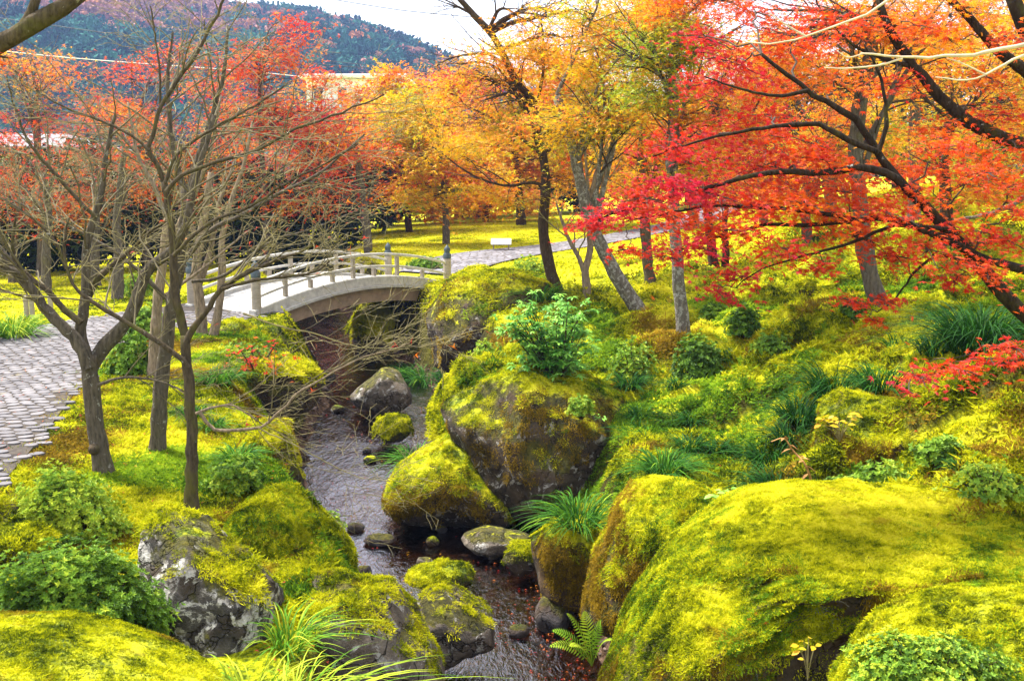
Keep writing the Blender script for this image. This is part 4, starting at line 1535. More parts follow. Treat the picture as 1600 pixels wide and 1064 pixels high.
def bare(t, l1, l2, l3, len1=(0.5, 1.2), len2=(0.22, 0.55), len3=(0.10, 0.28), skip=1, flat=0.35, up=0.12, mat='twig', ang=(28, 62)):
    """Leafless twigs in three orders on the limbs built so far."""
    A, R = np.array(t.pts[skip:]), np.array(t.rad[skip:])
    p1, r1 = grow(A, R, l1, len1, ang, flat, up, 0.5, (0.3, 1.0), t.r)
    Vb, qb = tubes(p1, np.minimum(r1, 0.009), 5)
    obj('branchlets', Vb, qb, M['branchlet'], t.o, kind='stuff')
    p2, r2 = grow(p1, np.minimum(r1, 0.009), l2, len2, (25, 60), flat, up * 0.5, 0.6, (0.15, 1.0), t.r)
    t.twig(p2, np.minimum(r2, 0.0031), 4)
    if l3:
        p3, r3 = grow(p2, r2, l3, len3, (25, 60), flat, 0.0, 0.7, (0.25, 1.0), t.r, n=4)
        t.twig(p3, np.minimum(r3, 0.0017), 3)
        return p1, p2, p3
    return p1, p2, p2


def leaf_on(t, p, frac, n, hue, sd, size, tpl, jit=0.05):
    k = t.r.choice(len(p), max(1, int(len(p) * frac)), replace=False)
    q = p[k]
    q = np.repeat(q, n, 0)
    s = t.r.integers(1, q.shape[1], len(q))
    pos = q[np.arange(len(q)), s] + t.r.normal(0, jit, (len(q), 3))
    t.lv.append(leaves(tpl, pos, unit(np.array([0, 0, 1.0]) + t.r.normal(0, 0.6, (len(q), 3))), size * t.r.uniform(0.7, 1.2, len(q)), hue + t.r.normal(0, sd, len(q)), r=t.r))


# ------------------------------------------------------------------ the bare trees of the near left bank
BARE = 'leafless maples on the near left bank'
b = P(300, 806, 8.9)
t = Tree('bare_tree', 'slim dark leafless tree rising nearest the stream from yellow moss', 'tree', b, BARE, 1)
t.limb('trunk', rooted([(300, 806), (299, 740), (300, 680), (298, 640), (295, 590), (290, 555), (289, 525)], 8.9), 0.062, 0.0413, M['bark_dark'], flare=0.35, sides=12)
t.limb('limb', PX([(294, 575), (282, 560), (250, 535), (185, 497), (135, 466), (112, 440), (103, 415), (101, 375), (108, 340)], 8.85), 0.0272, 0.0090, M['bark_dark'])
t.limb('limb', PX([(290, 535), (283, 500), (274, 460), (271, 420), (268, 360), (262, 320), (256, 285)], 9.0), 0.0400, 0.0270, M['bark_dark'])
t.limb('limb', PX([(291, 535), (300, 515), (320, 490), (338, 462), (347, 450), (366, 437), (400, 420), (440, 405), (475, 392), (508, 366)], 8.7), 0.0299, 0.0075, M['bark_dark'])
t.limb('limb', PX([(347, 452), (385, 441), (430, 434), (470, 430), (500, 421), (515, 408)], 8.6), 0.0163, 0.0075, M['bark_dark'])
t.limb('limb', PX([(256, 288), (245, 255), (232, 235), (240, 205), (252, 165), (275, 130), (308, 85), (338, 25), (360, -20)], 9.1), 0.0218, 0.0105, M['bark_dark'])
t.limb('limb', PX([(233, 236), (205, 212), (150, 186), (105, 170), (60, 145)], 9.0), 0.0136, 0.0060, M['bark_dark'])
t.limb('limb', PX([(257, 288), (275, 243), (305, 220), (345, 193), (400, 165), (450, 130)], 8.8), 0.0163, 0.0067, M['bark_dark'])
t.limb('limb', PX([(260, 300), (285, 275), (340, 252), (400, 236), (450, 208), (545, 172), (600, 148)], 8.6), 0.0190, 0.0060, M['bark_dark'])
t.limb('limb', PX([(250, 170), (250, 120), (243, 60), (235, 10)], 9.2), 0.0109, 0.0060, M['bark_dark'])
t.limb('limb', PX([(270, 400), (300, 370), (335, 345), (395, 320), (450, 285), (520, 250), (560, 225)], 8.6), 0.0163, 0.0060, M['bark_dark'])
t.limb('limb', PX([(306, 646), (330, 637), (362, 633), (385, 645), (402, 657)], 8.7), 0.0136, 0.0060, M['bark_pale'])
t.limb('limb', PX([(312, 643), (324, 660), (336, 671), (370, 671), (402, 668), (430, 650), (470, 612), (515, 585), (565, 560), (640, 536)], 8.6), 0.0163, 0.0045, M['bark_pale'])
t.limb('limb', PX([(380, 490), (430, 508), (500, 524), (560, 542), (640, 545)], 8.5), 0.0082, 0.0030, M['twig'])
t.limb('limb', PX([(402, 668), (450, 690), (510, 722), (560, 745), (610, 752)], 8.5), 0.0061, 0.0030, M['twig'])
p1, p2, p3 = bare(t, 9, 4, 3)
leaf_on(t, p3, 0.02, 1, 0.3, 0.15, 0.05, LEAF5, 0.02)
t.close(M['twig'], M['maple'])

b = P(160, 742, 9.7)
t = Tree('bare_tree', 'thick leafless tree with a knot hole, forking low before the cobbled path', 'tree', b, BARE, 2)
t.limb('trunk', rooted([(163, 744), (157, 710), (150, 670), (145, 625), (140, 585), (138, 555)], 9.7), 0.094, 0.074, M['bark_grey'], flare=0.25, sides=14)
t.limb('limb', PX([(139, 575), (128, 545), (105, 515), (75, 488), (48, 450), (28, 425), (0, 392), (-40, 350)], 9.6), 0.066, 0.030, M['bark_grey'])
t.limb('limb', PX([(137, 565), (128, 530), (127, 500), (134, 465), (134, 420), (135, 380), (148, 340), (160, 300), (165, 250), (180, 180)], 9.8), 0.058, 0.016, M['bark_grey'])
t.limb('limb', PX([(142, 575), (160, 545), (185, 518), (200, 500), (213, 470), (222, 440), (234, 420), (250, 406), (272, 386), (292, 345), (300, 300), (318, 240), (335, 180)], 9.8), 0.076, 0.020, M['bark_grey'])
t.limb('limb', PX([(127, 505), (95, 478), (75, 455), (45, 432), (25, 412), (20, 380), (25, 340)], 9.6), 0.034, 0.012, M['bark_dark'])
t.limb('limb', PX([(136, 470), (150, 440), (175, 415), (205, 392), (225, 370), (260, 345)], 9.9), 0.034, 0.012, M['bark_dark'])
t.limb('limb', PX([(60, 468), (40, 432), (10, 418), (-20, 420)], 9.5), 0.026, 0.014, M['bark_grey'])
t.limb('limb', PX([(104, 420), (90, 385), (60, 350), (20, 320), (-20, 300)], 9.5), 0.018, 0.007, M['bark_dark'])
t.limb('limb', PX([(150, 340), (120, 310), (85, 270), (50, 230), (30, 190), (10, 120)], 9.6), 0.020, 0.007, M['bark_dark'])
t.limb('limb', PX([(153, 602), (180, 592), (210, 590), (250, 596), (290, 612)], 9.4), 0.016, 0.007, M['bark_grey'])
m = MB()
kc = P(147, 702, 9.6)
kv, kf = ICO[3]
m.add(kc + kv * np.array([0.05, 0.05, 0.055]) * (1 + 0.2 * vnoise(kv * 3, 8))[:, None], kf)
m.build('knot', M['bark_dark'], t.o, smooth=True)
p1, p2, p3 = bare(t, 9, 4, 3)
leaf_on(t, p3, 0.03, 1, 0.25, 0.12, 0.055, LEAF5, 0.02)
t.close(M['twig'], M['maple'])

b = P(246, 714, 10.4)
t = Tree('bare_tree', 'straight grey leafless tree standing between the knotted tree and the slim dark one', 'tree', b, BARE, 3)
t.limb('trunk', rooted([(246, 714), (247, 660), (252, 600), (258, 555), (263, 510), (272, 455), (282, 400), (288, 340), (290, 290)], 10.4), 0.088, 0.05, M['bark_grey'], flare=0.25, sides=12)
t.limb('limb', PX([(288, 345), (300, 290), (315, 230), (335, 170), (350, 110), (355, 40)], 10.5), 0.045, 0.012, M['bark_grey'])
t.limb('limb', PX([(289, 300), (275, 250), (265, 190), (262, 120), (270, 50)], 10.5), 0.036, 0.010, M['bark_grey'])
t.limb('limb', PX([(280, 415), (330, 360), (380, 335), (440, 300), (500, 270), (570, 210)], 10.6), 0.030, 0.009, M['bark_grey'])
t.limb('limb', PX([(268, 475), (225, 430), (180, 395), (120, 360), (70, 335), (10, 310)], 10.4), 0.026, 0.009, M['bark_grey'])
t.limb('limb', PX([(300, 440), (350, 430), (420, 380), (480, 360), (560, 330)], 10.6), 0.018, 0.008, M['bark_grey'])
p1, p2, p3 = bare(t, 9, 4, 3)
leaf_on(t, p3, 0.05, 1, 0.28, 0.12, 0.055, LEAF5, 0.03)
t.close(M['twig'], M['maple'])

b = P(237, 612, 13.2)
t = Tree('bare_tree', 'pale brown slender tree behind the grey trunk, beside a clipped bush', 'tree', b, BARE, 4)
t.limb('trunk', rooted([(238, 612), (240, 560), (243, 510), (246, 470), (251, 430), (257, 390), (262, 340)], 13.2), 0.085, 0.05, M['bark_pale'], flare=0.2)
t.limb('limb', PX([(257, 392), (280, 350), (305, 300), (330, 230), (345, 150)], 13.4), 0.04, 0.012, M['bark_pale'])
t.limb('limb', PX([(262, 345), (240, 290), (215, 240), (200, 160)], 13.2), 0.035, 0.011, M['bark_pale'])
t.limb('limb', PX([(245, 470), (290, 440), (340, 400), (390, 360)], 13.2), 0.026, 0.010, M['bark_pale'])
p1, p2, p3 = bare(t, 9, 5, 2)
leaf_on(t, p3, 0.10, 1, 0.35, 0.1, 0.06, LEAF5, 0.05)
t.close(M['twig'], M['maple'])

b = P(318, 538, 16.6)
t = Tree('bare_tree', 'twin stemmed pale tree in yellow moss just before the bridge entrance', 'tree', b, BARE, 5)
t.limb('trunk', rooted([(318, 538), (314, 490), (309, 450), (306, 420), (312, 380), (320, 330), (330, 270)], 16.6), 0.105, 0.05, M['bark_pale'], flare=0.2)
t.limb('limb', [P(331, 536, 16.4) - (0, 0, .3)] + PX([(331, 536), (338, 500), (345, 455), (347, 420), (346, 385), (356, 330), (380, 260), (395, 190)], 16.4), 0.082, 0.02, M['bark_pale'])
t.limb('limb', PX([(309, 450), (325, 405), (335, 360), (345, 310), (372, 240)], 16.8), 0.055, 0.016, M['bark_pale'])
t.limb('limb', PX([(312, 380), (290, 330), (280, 270), (270, 200)], 16.8), 0.045, 0.014, M['bark_pale'])
p1, p2, p3 = bare(t, 11, 5, 2, (0.8, 1.9), (0.35, 0.8), (0.15, 0.4))
leaf_on(t, p3, 0.22, 1, 0.3, 0.12, 0.07, LEAF5, 0.08)
t.close(M['twig'], M['maple'])

# mossy bough reaching in from a tree outside the frame
g0 = on_ground(-4.6, 6.0)
t = Tree('leaning_tree', 'dark mossy bough reaching into the upper corner above the mountain', 'tree', g0, None, 6)
t.limb('trunk', [g0 - (0, 0, .3), g0 + (0.05, 0, 1.2)] + PX([(-260, 330), (-160, 180), (-70, 110), (0, 68), (38, 47), (75, 24), (118, -4), (160, -50)], 6.0), 0.13, 0.04, M['bark_dark'], n=34)
t.limb('limb', PX([(34, 48), (48, 22), (58, -6), (70, -60)], 6.0), 0.032, 0.02, M['bark_dark'])
t.spray(P(-10, 88, 6.0), 0.10, 14, 0.35, 0.1, 0.045, LEAF5, 0.4, link=False)
t.close(M['twig_dark'], M['maple'])


# ------------------------------------------------------------------ autumn trees beyond the stream and the lawn
def auto_limbs(t, trunk, crown, Y, n, mat, r0=0.045, depth=0.9):
    """Main limbs from the upper trunk out into a crown ellipse (px, py, rx, ry)."""
    px, py, rx, ry = crown
    T = catmull(np.array(trunk), 16)
    k = Y / 1600
    for i in range(n):
        s = T[t.r.integers(7, 16)]
        a = t.r.uniform(0, 6.283)
        e = P(px + rx * 0.75 * math.cos(a), py + ry * 0.75 * math.sin(a), Y + t.r.uniform(-1, 1) * rx * k * depth)
        e[2] = max(e[2], s[2] + 0.1)
        mid = (s + e) / 2 + np.array([0, 0, 0.18 * np.linalg.norm(e - s)]) + t.r.normal(0, 0.12, 3)
        t.limb('limb', [s, mid, e], r0, 0.01, mat, n=14, sides=6)


def autumn(name, label, base, trunk, Y, crowns, mat='bark_grey', r=(0.11, 0.05), limbs=6, size=0.075, tpl=LEAF5, K=26, n=150, R=0.6, sd=0.06, seed=0, group=None, tw=True, extra=(), limb_r=0.04):
    t = Tree(name, label, 'tree', P(base[0], base[1], Y), group, seed)
    T = rooted([base] + list(trunk), Y)
    t.limb('trunk', T, r[0], r[1], M[mat], n=26, sides=9, flare=0.2)
    for e in extra:
        t.limb('limb', PX(e[0], Y), e[1], e[2], M[mat], sides=7)
    for c in crowns:
        auto_limbs(t, T, c[:4], Y, max(2, limbs // len(crowns)), M[mat], limb_r)
    for c in crowns:
        kk = max(4, int(K * (c[5] if len(c) > 5 else 1) * (0.6 if c[1] > 250 and Y > 25 else 1)))
        t.crown(c[0], c[1], c[2], c[3], Y, kk, n, c[4] + 0.03, sd, size, tpl, R)
    if tw:
        A, Rr = np.array(t.pts[1:]), np.array(t.rad[1:])
        if len(A):
            p1, r1 = grow(A, Rr, 7, (0.4, 1.2), (25, 60), 0.4, 0.1, 0.5, (0.25, 1), t.r)
            p2, r2 = grow(p1, r1, 4, (0.25, 0.6), (25, 60), 0.4, 0.0, 0.6, (0.2, 1), t.r, n=5)
            t.twig(p1, np.minimum(r1, 0.014), 4)
            t.twig(p2, np.minimum(r2, 0.007), 3)
    return t.close(M['twig_dark'] if mat != 'bark_pale' else M['twig'], M['maple'])


BACK = 'autumn maples behind the bridge and lawn'
# golden tree with the snaking trunk
autumn('maple_tree', 'orange maple with a snaking dark trunk leaning over the far bank', (872, 462),
       [(862, 428), (853, 390), (848, 350), (852, 300), (850, 250), (838, 205), (838, 165), (815, 140), (795, 105), (778, 70), (764, 48), (738, 22), (712, -8)], 19.0,
       [(800, 90, 95, 60, 0.66), (735, 130, 70, 45, 0.64, .6), (880, 60, 90, 60, 0.66), (860, 190, 150, 40, 0.72), (720, 215, 70, 35, 0.66, .5), (830, 300, 90, 28, 0.62, .35)],
       'bark_brown', (0.115, 0.05), 12, 0.075, K=17, n=130, R=0.62, seed=20,
       extra=[([(768, 50), (800, 36), (840, 28), (895, 15)], 0.05, 0.02), ([(852, 300), (835, 285), (790, 290), (740, 275), (690, 240)], 0.035, 0.01),
              ([(845, 215), (880, 200), (930, 190), (985, 170)], 0.05, 0.012), ([(838, 170), (846, 130), (850, 90), (845, 20)], 0.035, 0.012), ([(795, 105), (760, 85), (710, 90), (680, 105)], 0.03, 0.01)])
autumn('maple_tree', 'thick lichen spotted trunk leaning left, with yellow maple leaves above', (1000, 490),
       [(978, 455), (952, 410), (932, 370), (916, 320), (905, 275), (896, 230), (885, 195), (870, 150)], 17.0,
       [(900, 195, 100, 32, 0.76), (960, 110, 80, 60, 0.72), (930, 20, 90, 50, 0.70), (1010, 60, 50, 60, 0.85, .7)],
       'bark_lichen', (0.135, 0.075), 8, 0.075, K=20, n=130, R=0.55, seed=21,
       extra=[([(892, 222), (905, 205), (930, 196), (950, 180)], 0.05, 0.015), ([(985, 160), (972, 100), (950, 45)], 0.02, 0.012)])
autumn('maple_tree', 'slender forked tree between the two leaning trunks', (917, 478), [(916, 440), (914, 425), (922, 390), (922, 355), (925, 300), (940, 240)], 18.4,
       [(955, 150, 50, 60, 0.70, .6)], 'bark_pale', (0.085, 0.03), 3, 0.075, K=14, n=110, seed=22, extra=[([(915, 432), (903, 400), (888, 372), (870, 320)], 0.05, 0.02)])
autumn('maple_tree', 'pale lichen barked upright tree in the middle of the mossy slope', (1070, 532),
       [(1064, 480), (1060, 430), (1056, 380), (1053, 330), (1051, 250), (1053, 170), (1050, 110), (1056, 40)], 14.2,
       [(1060, 60, 60, 50, 0.92), (1110, 200, 80, 70, 0.5), (1010, 130, 45, 70, 0.88, .7), (1100, 10, 90, 45, 0.42)],
       'bark_lichen', (0.10, 0.055), 8, 0.07, K=20, n=130, R=0.5, seed=23, extra=[([(1052, 118), (1035, 95), (1018, 65)], 0.03, 0.012), ([(1056, 370), (1047, 350), (1040, 320)], 0.025, 0.01)])
autumn('maple_tree', 'straight grey trunk beside the far path, half behind red leaves', (1017, 447), [(1012, 410), (1009, 370), (1007, 330), (1000, 260), (1005, 190)], 20.5,
       [(990, 270, 70, 50, 0.62), (1010, 190, 60, 50, 0.55)], 'bark_grey', (0.125, 0.06), 6, 0.08, K=20, n=130, seed=24)
autumn('maple_tree', 'dark pair of stems behind the lichen barked tree', (1116, 424), [(1112, 390), (1108, 350), (1105, 300), (1110, 230), (1120, 150)], 21.5,
       [(1130, 180, 80, 70, 0.56), (1180, 90, 70, 60, 0.5)], 'bark_brown', (0.12, 0.05), 6, 0.08, K=24, n=130, seed=25, extra=[([(1131, 424), (1134, 390), (1133, 340), (1150, 260)], 0.085, 0.03)])
autumn('maple_tree', 'stout grey leaning tree at the top of the right slope', (1378, 490),
       [(1366, 450), (1355, 410), (1348, 360), (1342, 300), (1337, 250), (1341, 190), (1352, 120), (1364, 60), (1376, -10)], 13.2,
       [(1320, 40, 110, 40, 0.48, .7), (1240, 110, 80, 50, 0.45, .6), (1450, 30, 90, 40, 0.56, .6)],
       'bark_grey', (0.122, 0.07), 10, 0.07, K=22, n=130, R=0.5, seed=26)
for i, (lab, base, trunk, Y, cr, mt, rr, kw) in enumerate([
        ('yellow leaved tree glowing behind the stout grey leaning one', (1300, 400), [(1298, 330), (1296, 250), (1300, 190), (1310, 120)], 24, [(1370, 140, 95, 85, .82), (1290, 230, 60, 60, .78, .7), (1420, 230, 60, 45, .85, .7)], 'bark_grey', (.16, .08), {}),
        ('grey straight trunk under orange leaves near the top right', (1428, 345), [(1428, 250), (1430, 160), (1432, 80), (1430, 20)], 22, [(1480, 120, 90, 80, .6), (1400, 40, 80, 50, .52)], 'bark_grey', (.14, .09), {}),
        ('yellow green tree behind the orange one at the far right', (1550, 325), [(1545, 280), (1540, 220), (1545, 150)], 27, [(1540, 240, 100, 60, .88), (1520, 130, 90, 80, .72), (1600, 60, 80, 60, .6)], 'bark_brown', (.17, .08), {}),
        ('orange tree filling the sky gap right of the yellow green one', (1640, 330), [(1635, 260), (1630, 180)], 24, [(1610, 180, 80, 80, .55), (1580, 20, 90, 50, .5)], 'bark_brown', (.15, .08), {}),
        ('orange tree beyond the far path, behind the twin dark stems', (1195, 385), [(1193, 330), (1190, 260), (1200, 180)], 27, [(1200, 210, 90, 70, .62), (1170, 120, 80, 60, .72), (1260, 40, 80, 50, .5)], 'bark_grey', (.15, .07), {}),
        ('yellow green tree behind the lichen barked trunk', (1085, 370), [(1083, 300), (1080, 220), (1075, 140)], 32, [(1050, 110, 85, 70, .90), (1070, 210, 80, 50, .78), (1000, 40, 70, 50, .76)], 'bark_grey', (.17, .08), {}),
        ('tall orange maple far behind the snaking trunk', (815, 366), [(813, 330), (808, 270), (800, 200), (795, 140)], 38, [(790, 170, 90, 60, .62), (760, 260, 80, 40, .60), (850, 250, 60, 50, .66), (840, 130, 70, 50, .66)], 'bark_brown', (.2, .08), {}),
        ('golden maple overhanging the far lawn right of the bridge', (697, 388), [(697, 350), (695, 310), (690, 260), (685, 210)], 31, [(690, 240, 75, 40, .70), (640, 190, 50, 45, .74), (740, 290, 80, 30, .62), (660, 300, 60, 25, .64)], 'bark_grey', (.12, .06), {}),
        ('fiery orange maple directly above the bridge', (640, 372), [(636, 330), (630, 280), (622, 230)], 37, [(615, 250, 60, 40, .48), (590, 190, 40, 40, .60), (640, 290, 70, 30, .52), (660, 225, 60, 30, .55)], 'bark_brown', (.15, .06), {}),
        ('thin yellow tree standing tallest left of the golden maple', (600, 372), [(600, 320), (602, 250), (610, 190)], 41, [(622, 175, 55, 40, .74), (575, 150, 28, 26, .52, .5), (660, 165, 40, 30, .7, .6), (612, 120, 18, 16, .5, .3)], 'bark_brown', (.15, .06), {}),
        ('orange maple with low sweeping leaves over the back lawn', (760, 356), [(758, 330), (755, 300), (750, 260)], 42, [(750, 315, 90, 22, .62), (690, 322, 60, 18, .55), (820, 320, 50, 22, .66), (740, 230, 60, 40, .58)], 'bark_brown', (.16, .07), {}),
        ('small crimson maple against the blue ridge', (715, 362), [(712, 300), (706, 220), (700, 160)], 46, [(700, 140, 36, 22, .12, .5), (735, 130, 30, 18, .18, .4), (690, 190, 40, 25, .5, .5)], 'bark_brown', (.14, .05), {}),
        ('yellow and orange tree between the leaning trunks, farther back', (935, 365), [(935, 320), (932, 260), (930, 200)], 36, [(930, 260, 90, 40, .64), (950, 120, 80, 60, .72), (890, 140, 70, 60, .58), (980, 210, 60, 50, .68)], 'bark_brown', (.18, .08), {}),
        ('orange red maple behind the scarlet boughs on the slope', (1262, 402), [(1260, 350), (1258, 300), (1270, 240)], 19.5, [(1250, 260, 90, 60, .45), (1180, 290, 70, 45, .48), (1320, 200, 60, 50, .6)], 'bark_grey', (.12, .06), {}),
        ('wide orange and yellow maple spreading behind the pale top branches', (1480, 380), [(1478, 320), (1475, 250), (1485, 170)], 18.0, [(1500, 210, 100, 45, .6, .7), (1570, 110, 80, 60, .66), (1420, 90, 70, 50, .55, .6), (1560, 290, 80, 35, .58)], 'bark_brown', (.13, .06), {})]):
    autumn('maple_tree', lab, base, trunk, Y, cr, mt, rr, 9, 0.0034 * Y + 0.018 if Y > 22 else 0.08, LEAF3 if Y > 30 else LEAF5, K=20, n=int(120 if Y < 30 else 95), R=0.026 * Y if Y > 24 else 0.6, seed=40 + i, group=BACK)

LEFTB = 'thin red and orange maples behind the bare trees'
for i, (lab, base, trunk, Y, cr, rr) in enumerate([
        ('scarlet maple topping the hedge before the dark mountain', (415, 425), [(415, 370), (412, 300), (408, 220), (405, 150)], 29, [(405, 95, 60, 45, .37), (440, 60, 30, 40, .37, .5), (390, 170, 60, 40, .38), (460, 190, 50, 40, .2)], (.12, .05)),
        ('sparse red tree seen through the straight bare trunk twigs', (228, 430), [(228, 370), (225, 300), (222, 230), (220, 160)], 28, [(220, 110, 55, 35, .34, .6), (200, 180, 60, 40, .28), (290, 95, 40, 40, .37, .4)], (.12, .05)),
        ('rusty orange tree beside the mountain, highest at far left', (64, 440), [(66, 380), (62, 300), (60, 220), (58, 150)], 27, [(60, 110, 45, 32, .5), (40, 200, 60, 40, .25, .7), (5, 90, 25, 22, .5, .3)], (.14, .05)),
        ('orange maple drooping over the house wall', (150, 436), [(150, 370), (152, 310), (158, 250)], 26, [(175, 240, 70, 50, .36), (120, 300, 70, 35, .42), (190, 190, 50, 35, .42)], (.11, .05)),
        ('orange maple low behind the slim dark tree', (290, 432), [(290, 380), (292, 320), (300, 260)], 27, [(310, 230, 80, 45, .42), (330, 290, 80, 40, .5), (260, 280, 60, 40, .38)], (.12, .05)),
        ('coral red maple before the white apartment block', (505, 415), [(500, 360), (490, 300), (482, 240), (478, 190)], 33, [(470, 180, 60, 50, .37), (520, 205, 55, 35, .37), (430, 250, 70, 40, .36), (500, 120, 20, 20, .37, .2)], (.13, .05)),
        ('orange maple with a twisted grey trunk behind the bridge', (578, 420), [(575, 385), (570, 340), (565, 300), (560, 262), (555, 220)], 29, [(520, 280, 70, 40, .44), (560, 230, 60, 35, .40), (470, 310, 60, 30, .48)], (.16, .07)),
        ('low orange maple over the hedge, beside the wooden stakes', (20, 440), [(22, 390), (30, 330), (40, 290)], 25, [(50, 310, 80, 30, .45), (-10, 250, 60, 50, .3), (110, 330, 60, 25, .42)], (.11, .05)),
        ('red orange maple thin enough to show the hillside', (365, 428), [(365, 380), (368, 320), (372, 260)], 31, [(370, 250, 70, 50, .35), (350, 330, 60, 30, .42), (330, 150, 45, 45, .37, .5)], (.11, .05))]):
    autumn('maple_tree', lab, base, trunk, Y, cr, 'bark_grey', rr, 8, 0.0028 * Y + 0.01, LEAF5 if Y < 29 else LEAF3, K=16, n=85, R=0.028 * Y, seed=70 + i, group=LEFTB, sd=0.10)

for i, (lab, base, trunk, Y) in enumerate([
        ('slim pale trunk standing behind the second limb fork', (183, 476), [(184, 440), (186, 400), (182, 350), (188, 290), (195, 230)], 21),
        ('grey trunk on the back lawn near the stakes', (72, 458), [(72, 420), (73, 380), (76, 330), (70, 270)], 23),
        ('thin grey stem by the hedge left of centre trunk', (150, 452), [(148, 420), (150, 380), (152, 330), (156, 280)], 23.5)]):
    t = Tree('young_tree', lab, 'tree', P(base[0], base[1], Y), 'young trees on the back lawn', 100 + i)
    T = rooted([base] + trunk, Y)
    t.limb('trunk', T, 0.13, 0.05, M['bark_grey'], n=20, flare=0.2)
    auto_limbs(t, T, (base[0], trunk[-1][1] + 20, 70, 60), Y, 6, M['bark_grey'], 0.035)
    p1, p2, p3 = bare(t, 8, 4, 2, (0.6, 1.5), (0.3, 0.7), (0.15, 0.4))
    leaf_on(t, p3, 0.3, 2, 0.33, 0.1, 0.075, LEAF5, 0.12)
    t.close(M['twig'], M['maple'])

# ------------------------------------------------------------------ the scarlet maple leaning in from the right
g0 = P(1760, 640, 7.4)
g0 = on_ground(g0[0], g0[1])
t = Tree('scarlet_maple', 'near scarlet maple leaning in from the right edge with long drooping boughs', 'tree', g0, None, 130)
t.limb('trunk', [g0 - (0, 0, .3), g0 + (0, 0, 0.2)] + PX([(1660, 540), (1600, 492), (1560, 450), (1530, 415), (1480, 358), (1440, 318), (1402, 280), (1372, 238), (1340, 192), (1300, 165), (1262, 142), (1222, 112), (1190, 85)], 7.6), 0.085, 0.012, M['bark_backlit'], n=40, sides=10)
for pts, r0, r1 in [
        ([(1600, 422, 7.6), (1540, 405), (1500, 386), (1450, 362), (1400, 344), (1340, 344), (1280, 350), (1200, 352), (1120, 372), (1060, 392)], 0.035, 0.006),
        ([(1402, 280), (1350, 262), (1280, 270), (1220, 268), (1150, 282), (1080, 300), (1000, 320), (930, 345)], 0.030, 0.005),
        ([(1372, 238), (1330, 222), (1280, 196), (1230, 196), (1160, 205), (1080, 225), (1020, 245)], 0.024, 0.005),
        ([(1340, 344), (1260, 330), (1190, 326), (1120, 322), (1060, 330), (980, 345)], 0.020, 0.004),
        ([(1530, 415), (1470, 400), (1430, 425), (1400, 465), (1370, 488)], 0.016, 0.004),
        ([(1262, 142), (1215, 150), (1160, 140), (1100, 120)], 0.016, 0.005),
        ([(1480, 358), (1400, 352), (1330, 380), (1260, 400), (1190, 420), (1150, 450)], 0.018, 0.004),
        ([(1660, 480), (1600, 560), (1540, 568), (1480, 580), (1430, 590)], 0.016, 0.004),
        ([(1372, 238), (1385, 190), (1375, 120), (1350, 70)], 0.020, 0.006)]:
    t.limb('bough', PX(pts, 7.4), r0, r1, M['bark_backlit'], n=22, sides=7)
near = []
for px, py, Rpx, hue, n, kp, Y in [
        (920, 350, 40, .15, 70, 1, 7.3), (965, 330, 55, .17, 110, 1, 7.3), (1010, 310, 60, .20, 130, 1, 7.3), (980, 390, 30, .28, 35, 1, 7.2), (1040, 400, 45, .12, 60, 1, 7.2),
        (1060, 340, 70, .25, 160, 0, 7.4), (1100, 300, 80, .22, 190, 0, 7.4), (1130, 360, 70, .25, 150, 0, 7.3), (1090, 385, 45, .16, 80, 1, 7.2), (1150, 430, 45, .12, 70, 1, 7.2),
        (1120, 455, 30, .10, 40, 1, 7.2), (1180, 320, 80, .28, 190, 0, 7.5), (1200, 260, 80, .22, 190, 0, 7.6), (1060, 235, 60, .16, 130, 0, 7.6), (1120, 215, 70, .16, 160, 0, 7.6),
        (1180, 180, 70, .20, 160, 0, 7.8), (1240, 215, 70, .26, 160, 0, 7.7), (1260, 320, 80, .28, 180, 0, 7.4), (1230, 390, 60, .20, 110, 0, 7.2), (1320, 300, 80, .28, 180, 0, 7.4),
        (1340, 370, 70, .26, 140, 0, 7.3), (1280, 420, 30, .24, 40, 1, 7.1), (1380, 330, 70, .25, 150, 0, 7.3), (1400, 400, 50, .26, 70, 0, 7.2), (1330, 470, 30, .24, 34, 1, 7.1),
        (1385, 470, 28, .24, 34, 1, 7.1), (1365, 500, 22, .22, 22, 1, 7.0), (1450, 390, 60, .24, 110, 0, 7.2), (1500, 360, 60, .24, 110, 0, 7.3), (1540, 420, 50, .24, 80, 0, 7.2),
        (1490, 440, 35, .24, 40, 1, 7.1), (1430, 300, 60, .30, 120, 0, 7.5), (1560, 370, 50, .26, 80, 0, 7.3), (1150, 100, 70, .20, 150, 0, 8.0), (1230, 70, 80, .26, 170, 0, 8.1),
        (1110, 130, 55, .14, 110, 0, 8.0), (1310, 120, 60, .30, 110, 0, 8.0), (1060, 290, 50, .12, 110, 0, 7.4),
        (1440, 590, 40, .18, 60, 1, 6.3), (1490, 575, 50, .22, 90, 1, 6.2), (1545, 560, 50, .22, 90, 1, 6.1), (1590, 545, 45, .22, 80, 1, 6.0), (1420, 612, 18, .18, 16, 1, 6.2),
        (1390, 260, 60, .30, 110, 0, 7.6), (1290, 250, 60, .30, 120, 0, 7.6), (1100, 60, 55, .22, 110, 0, 8.2), (1180, 20, 60, .30, 120, 0, 8.3), (1480, 230, 60, .32, 110, 0, 7.7), (1540, 270, 60, .30, 110, 0, 7.6), (1590, 330, 50, .28, 80, 0, 7.4)]:
    t.spray(P(px, py, Y + t.r.uniform(-0.25, 0.35)), Rpx * Y / 1600, int(n * (2.0 if Y > 6.5 else 1.15)), max(hue, 0.15) + (0.05 if px > 1150 else 0.0), 0.07, 0.040, LEAF7, 0.17, (t.r.normal(0.10, 0.12), t.r.normal(-0.12, 0.15)), twigs=6, keep=near if kp else None)
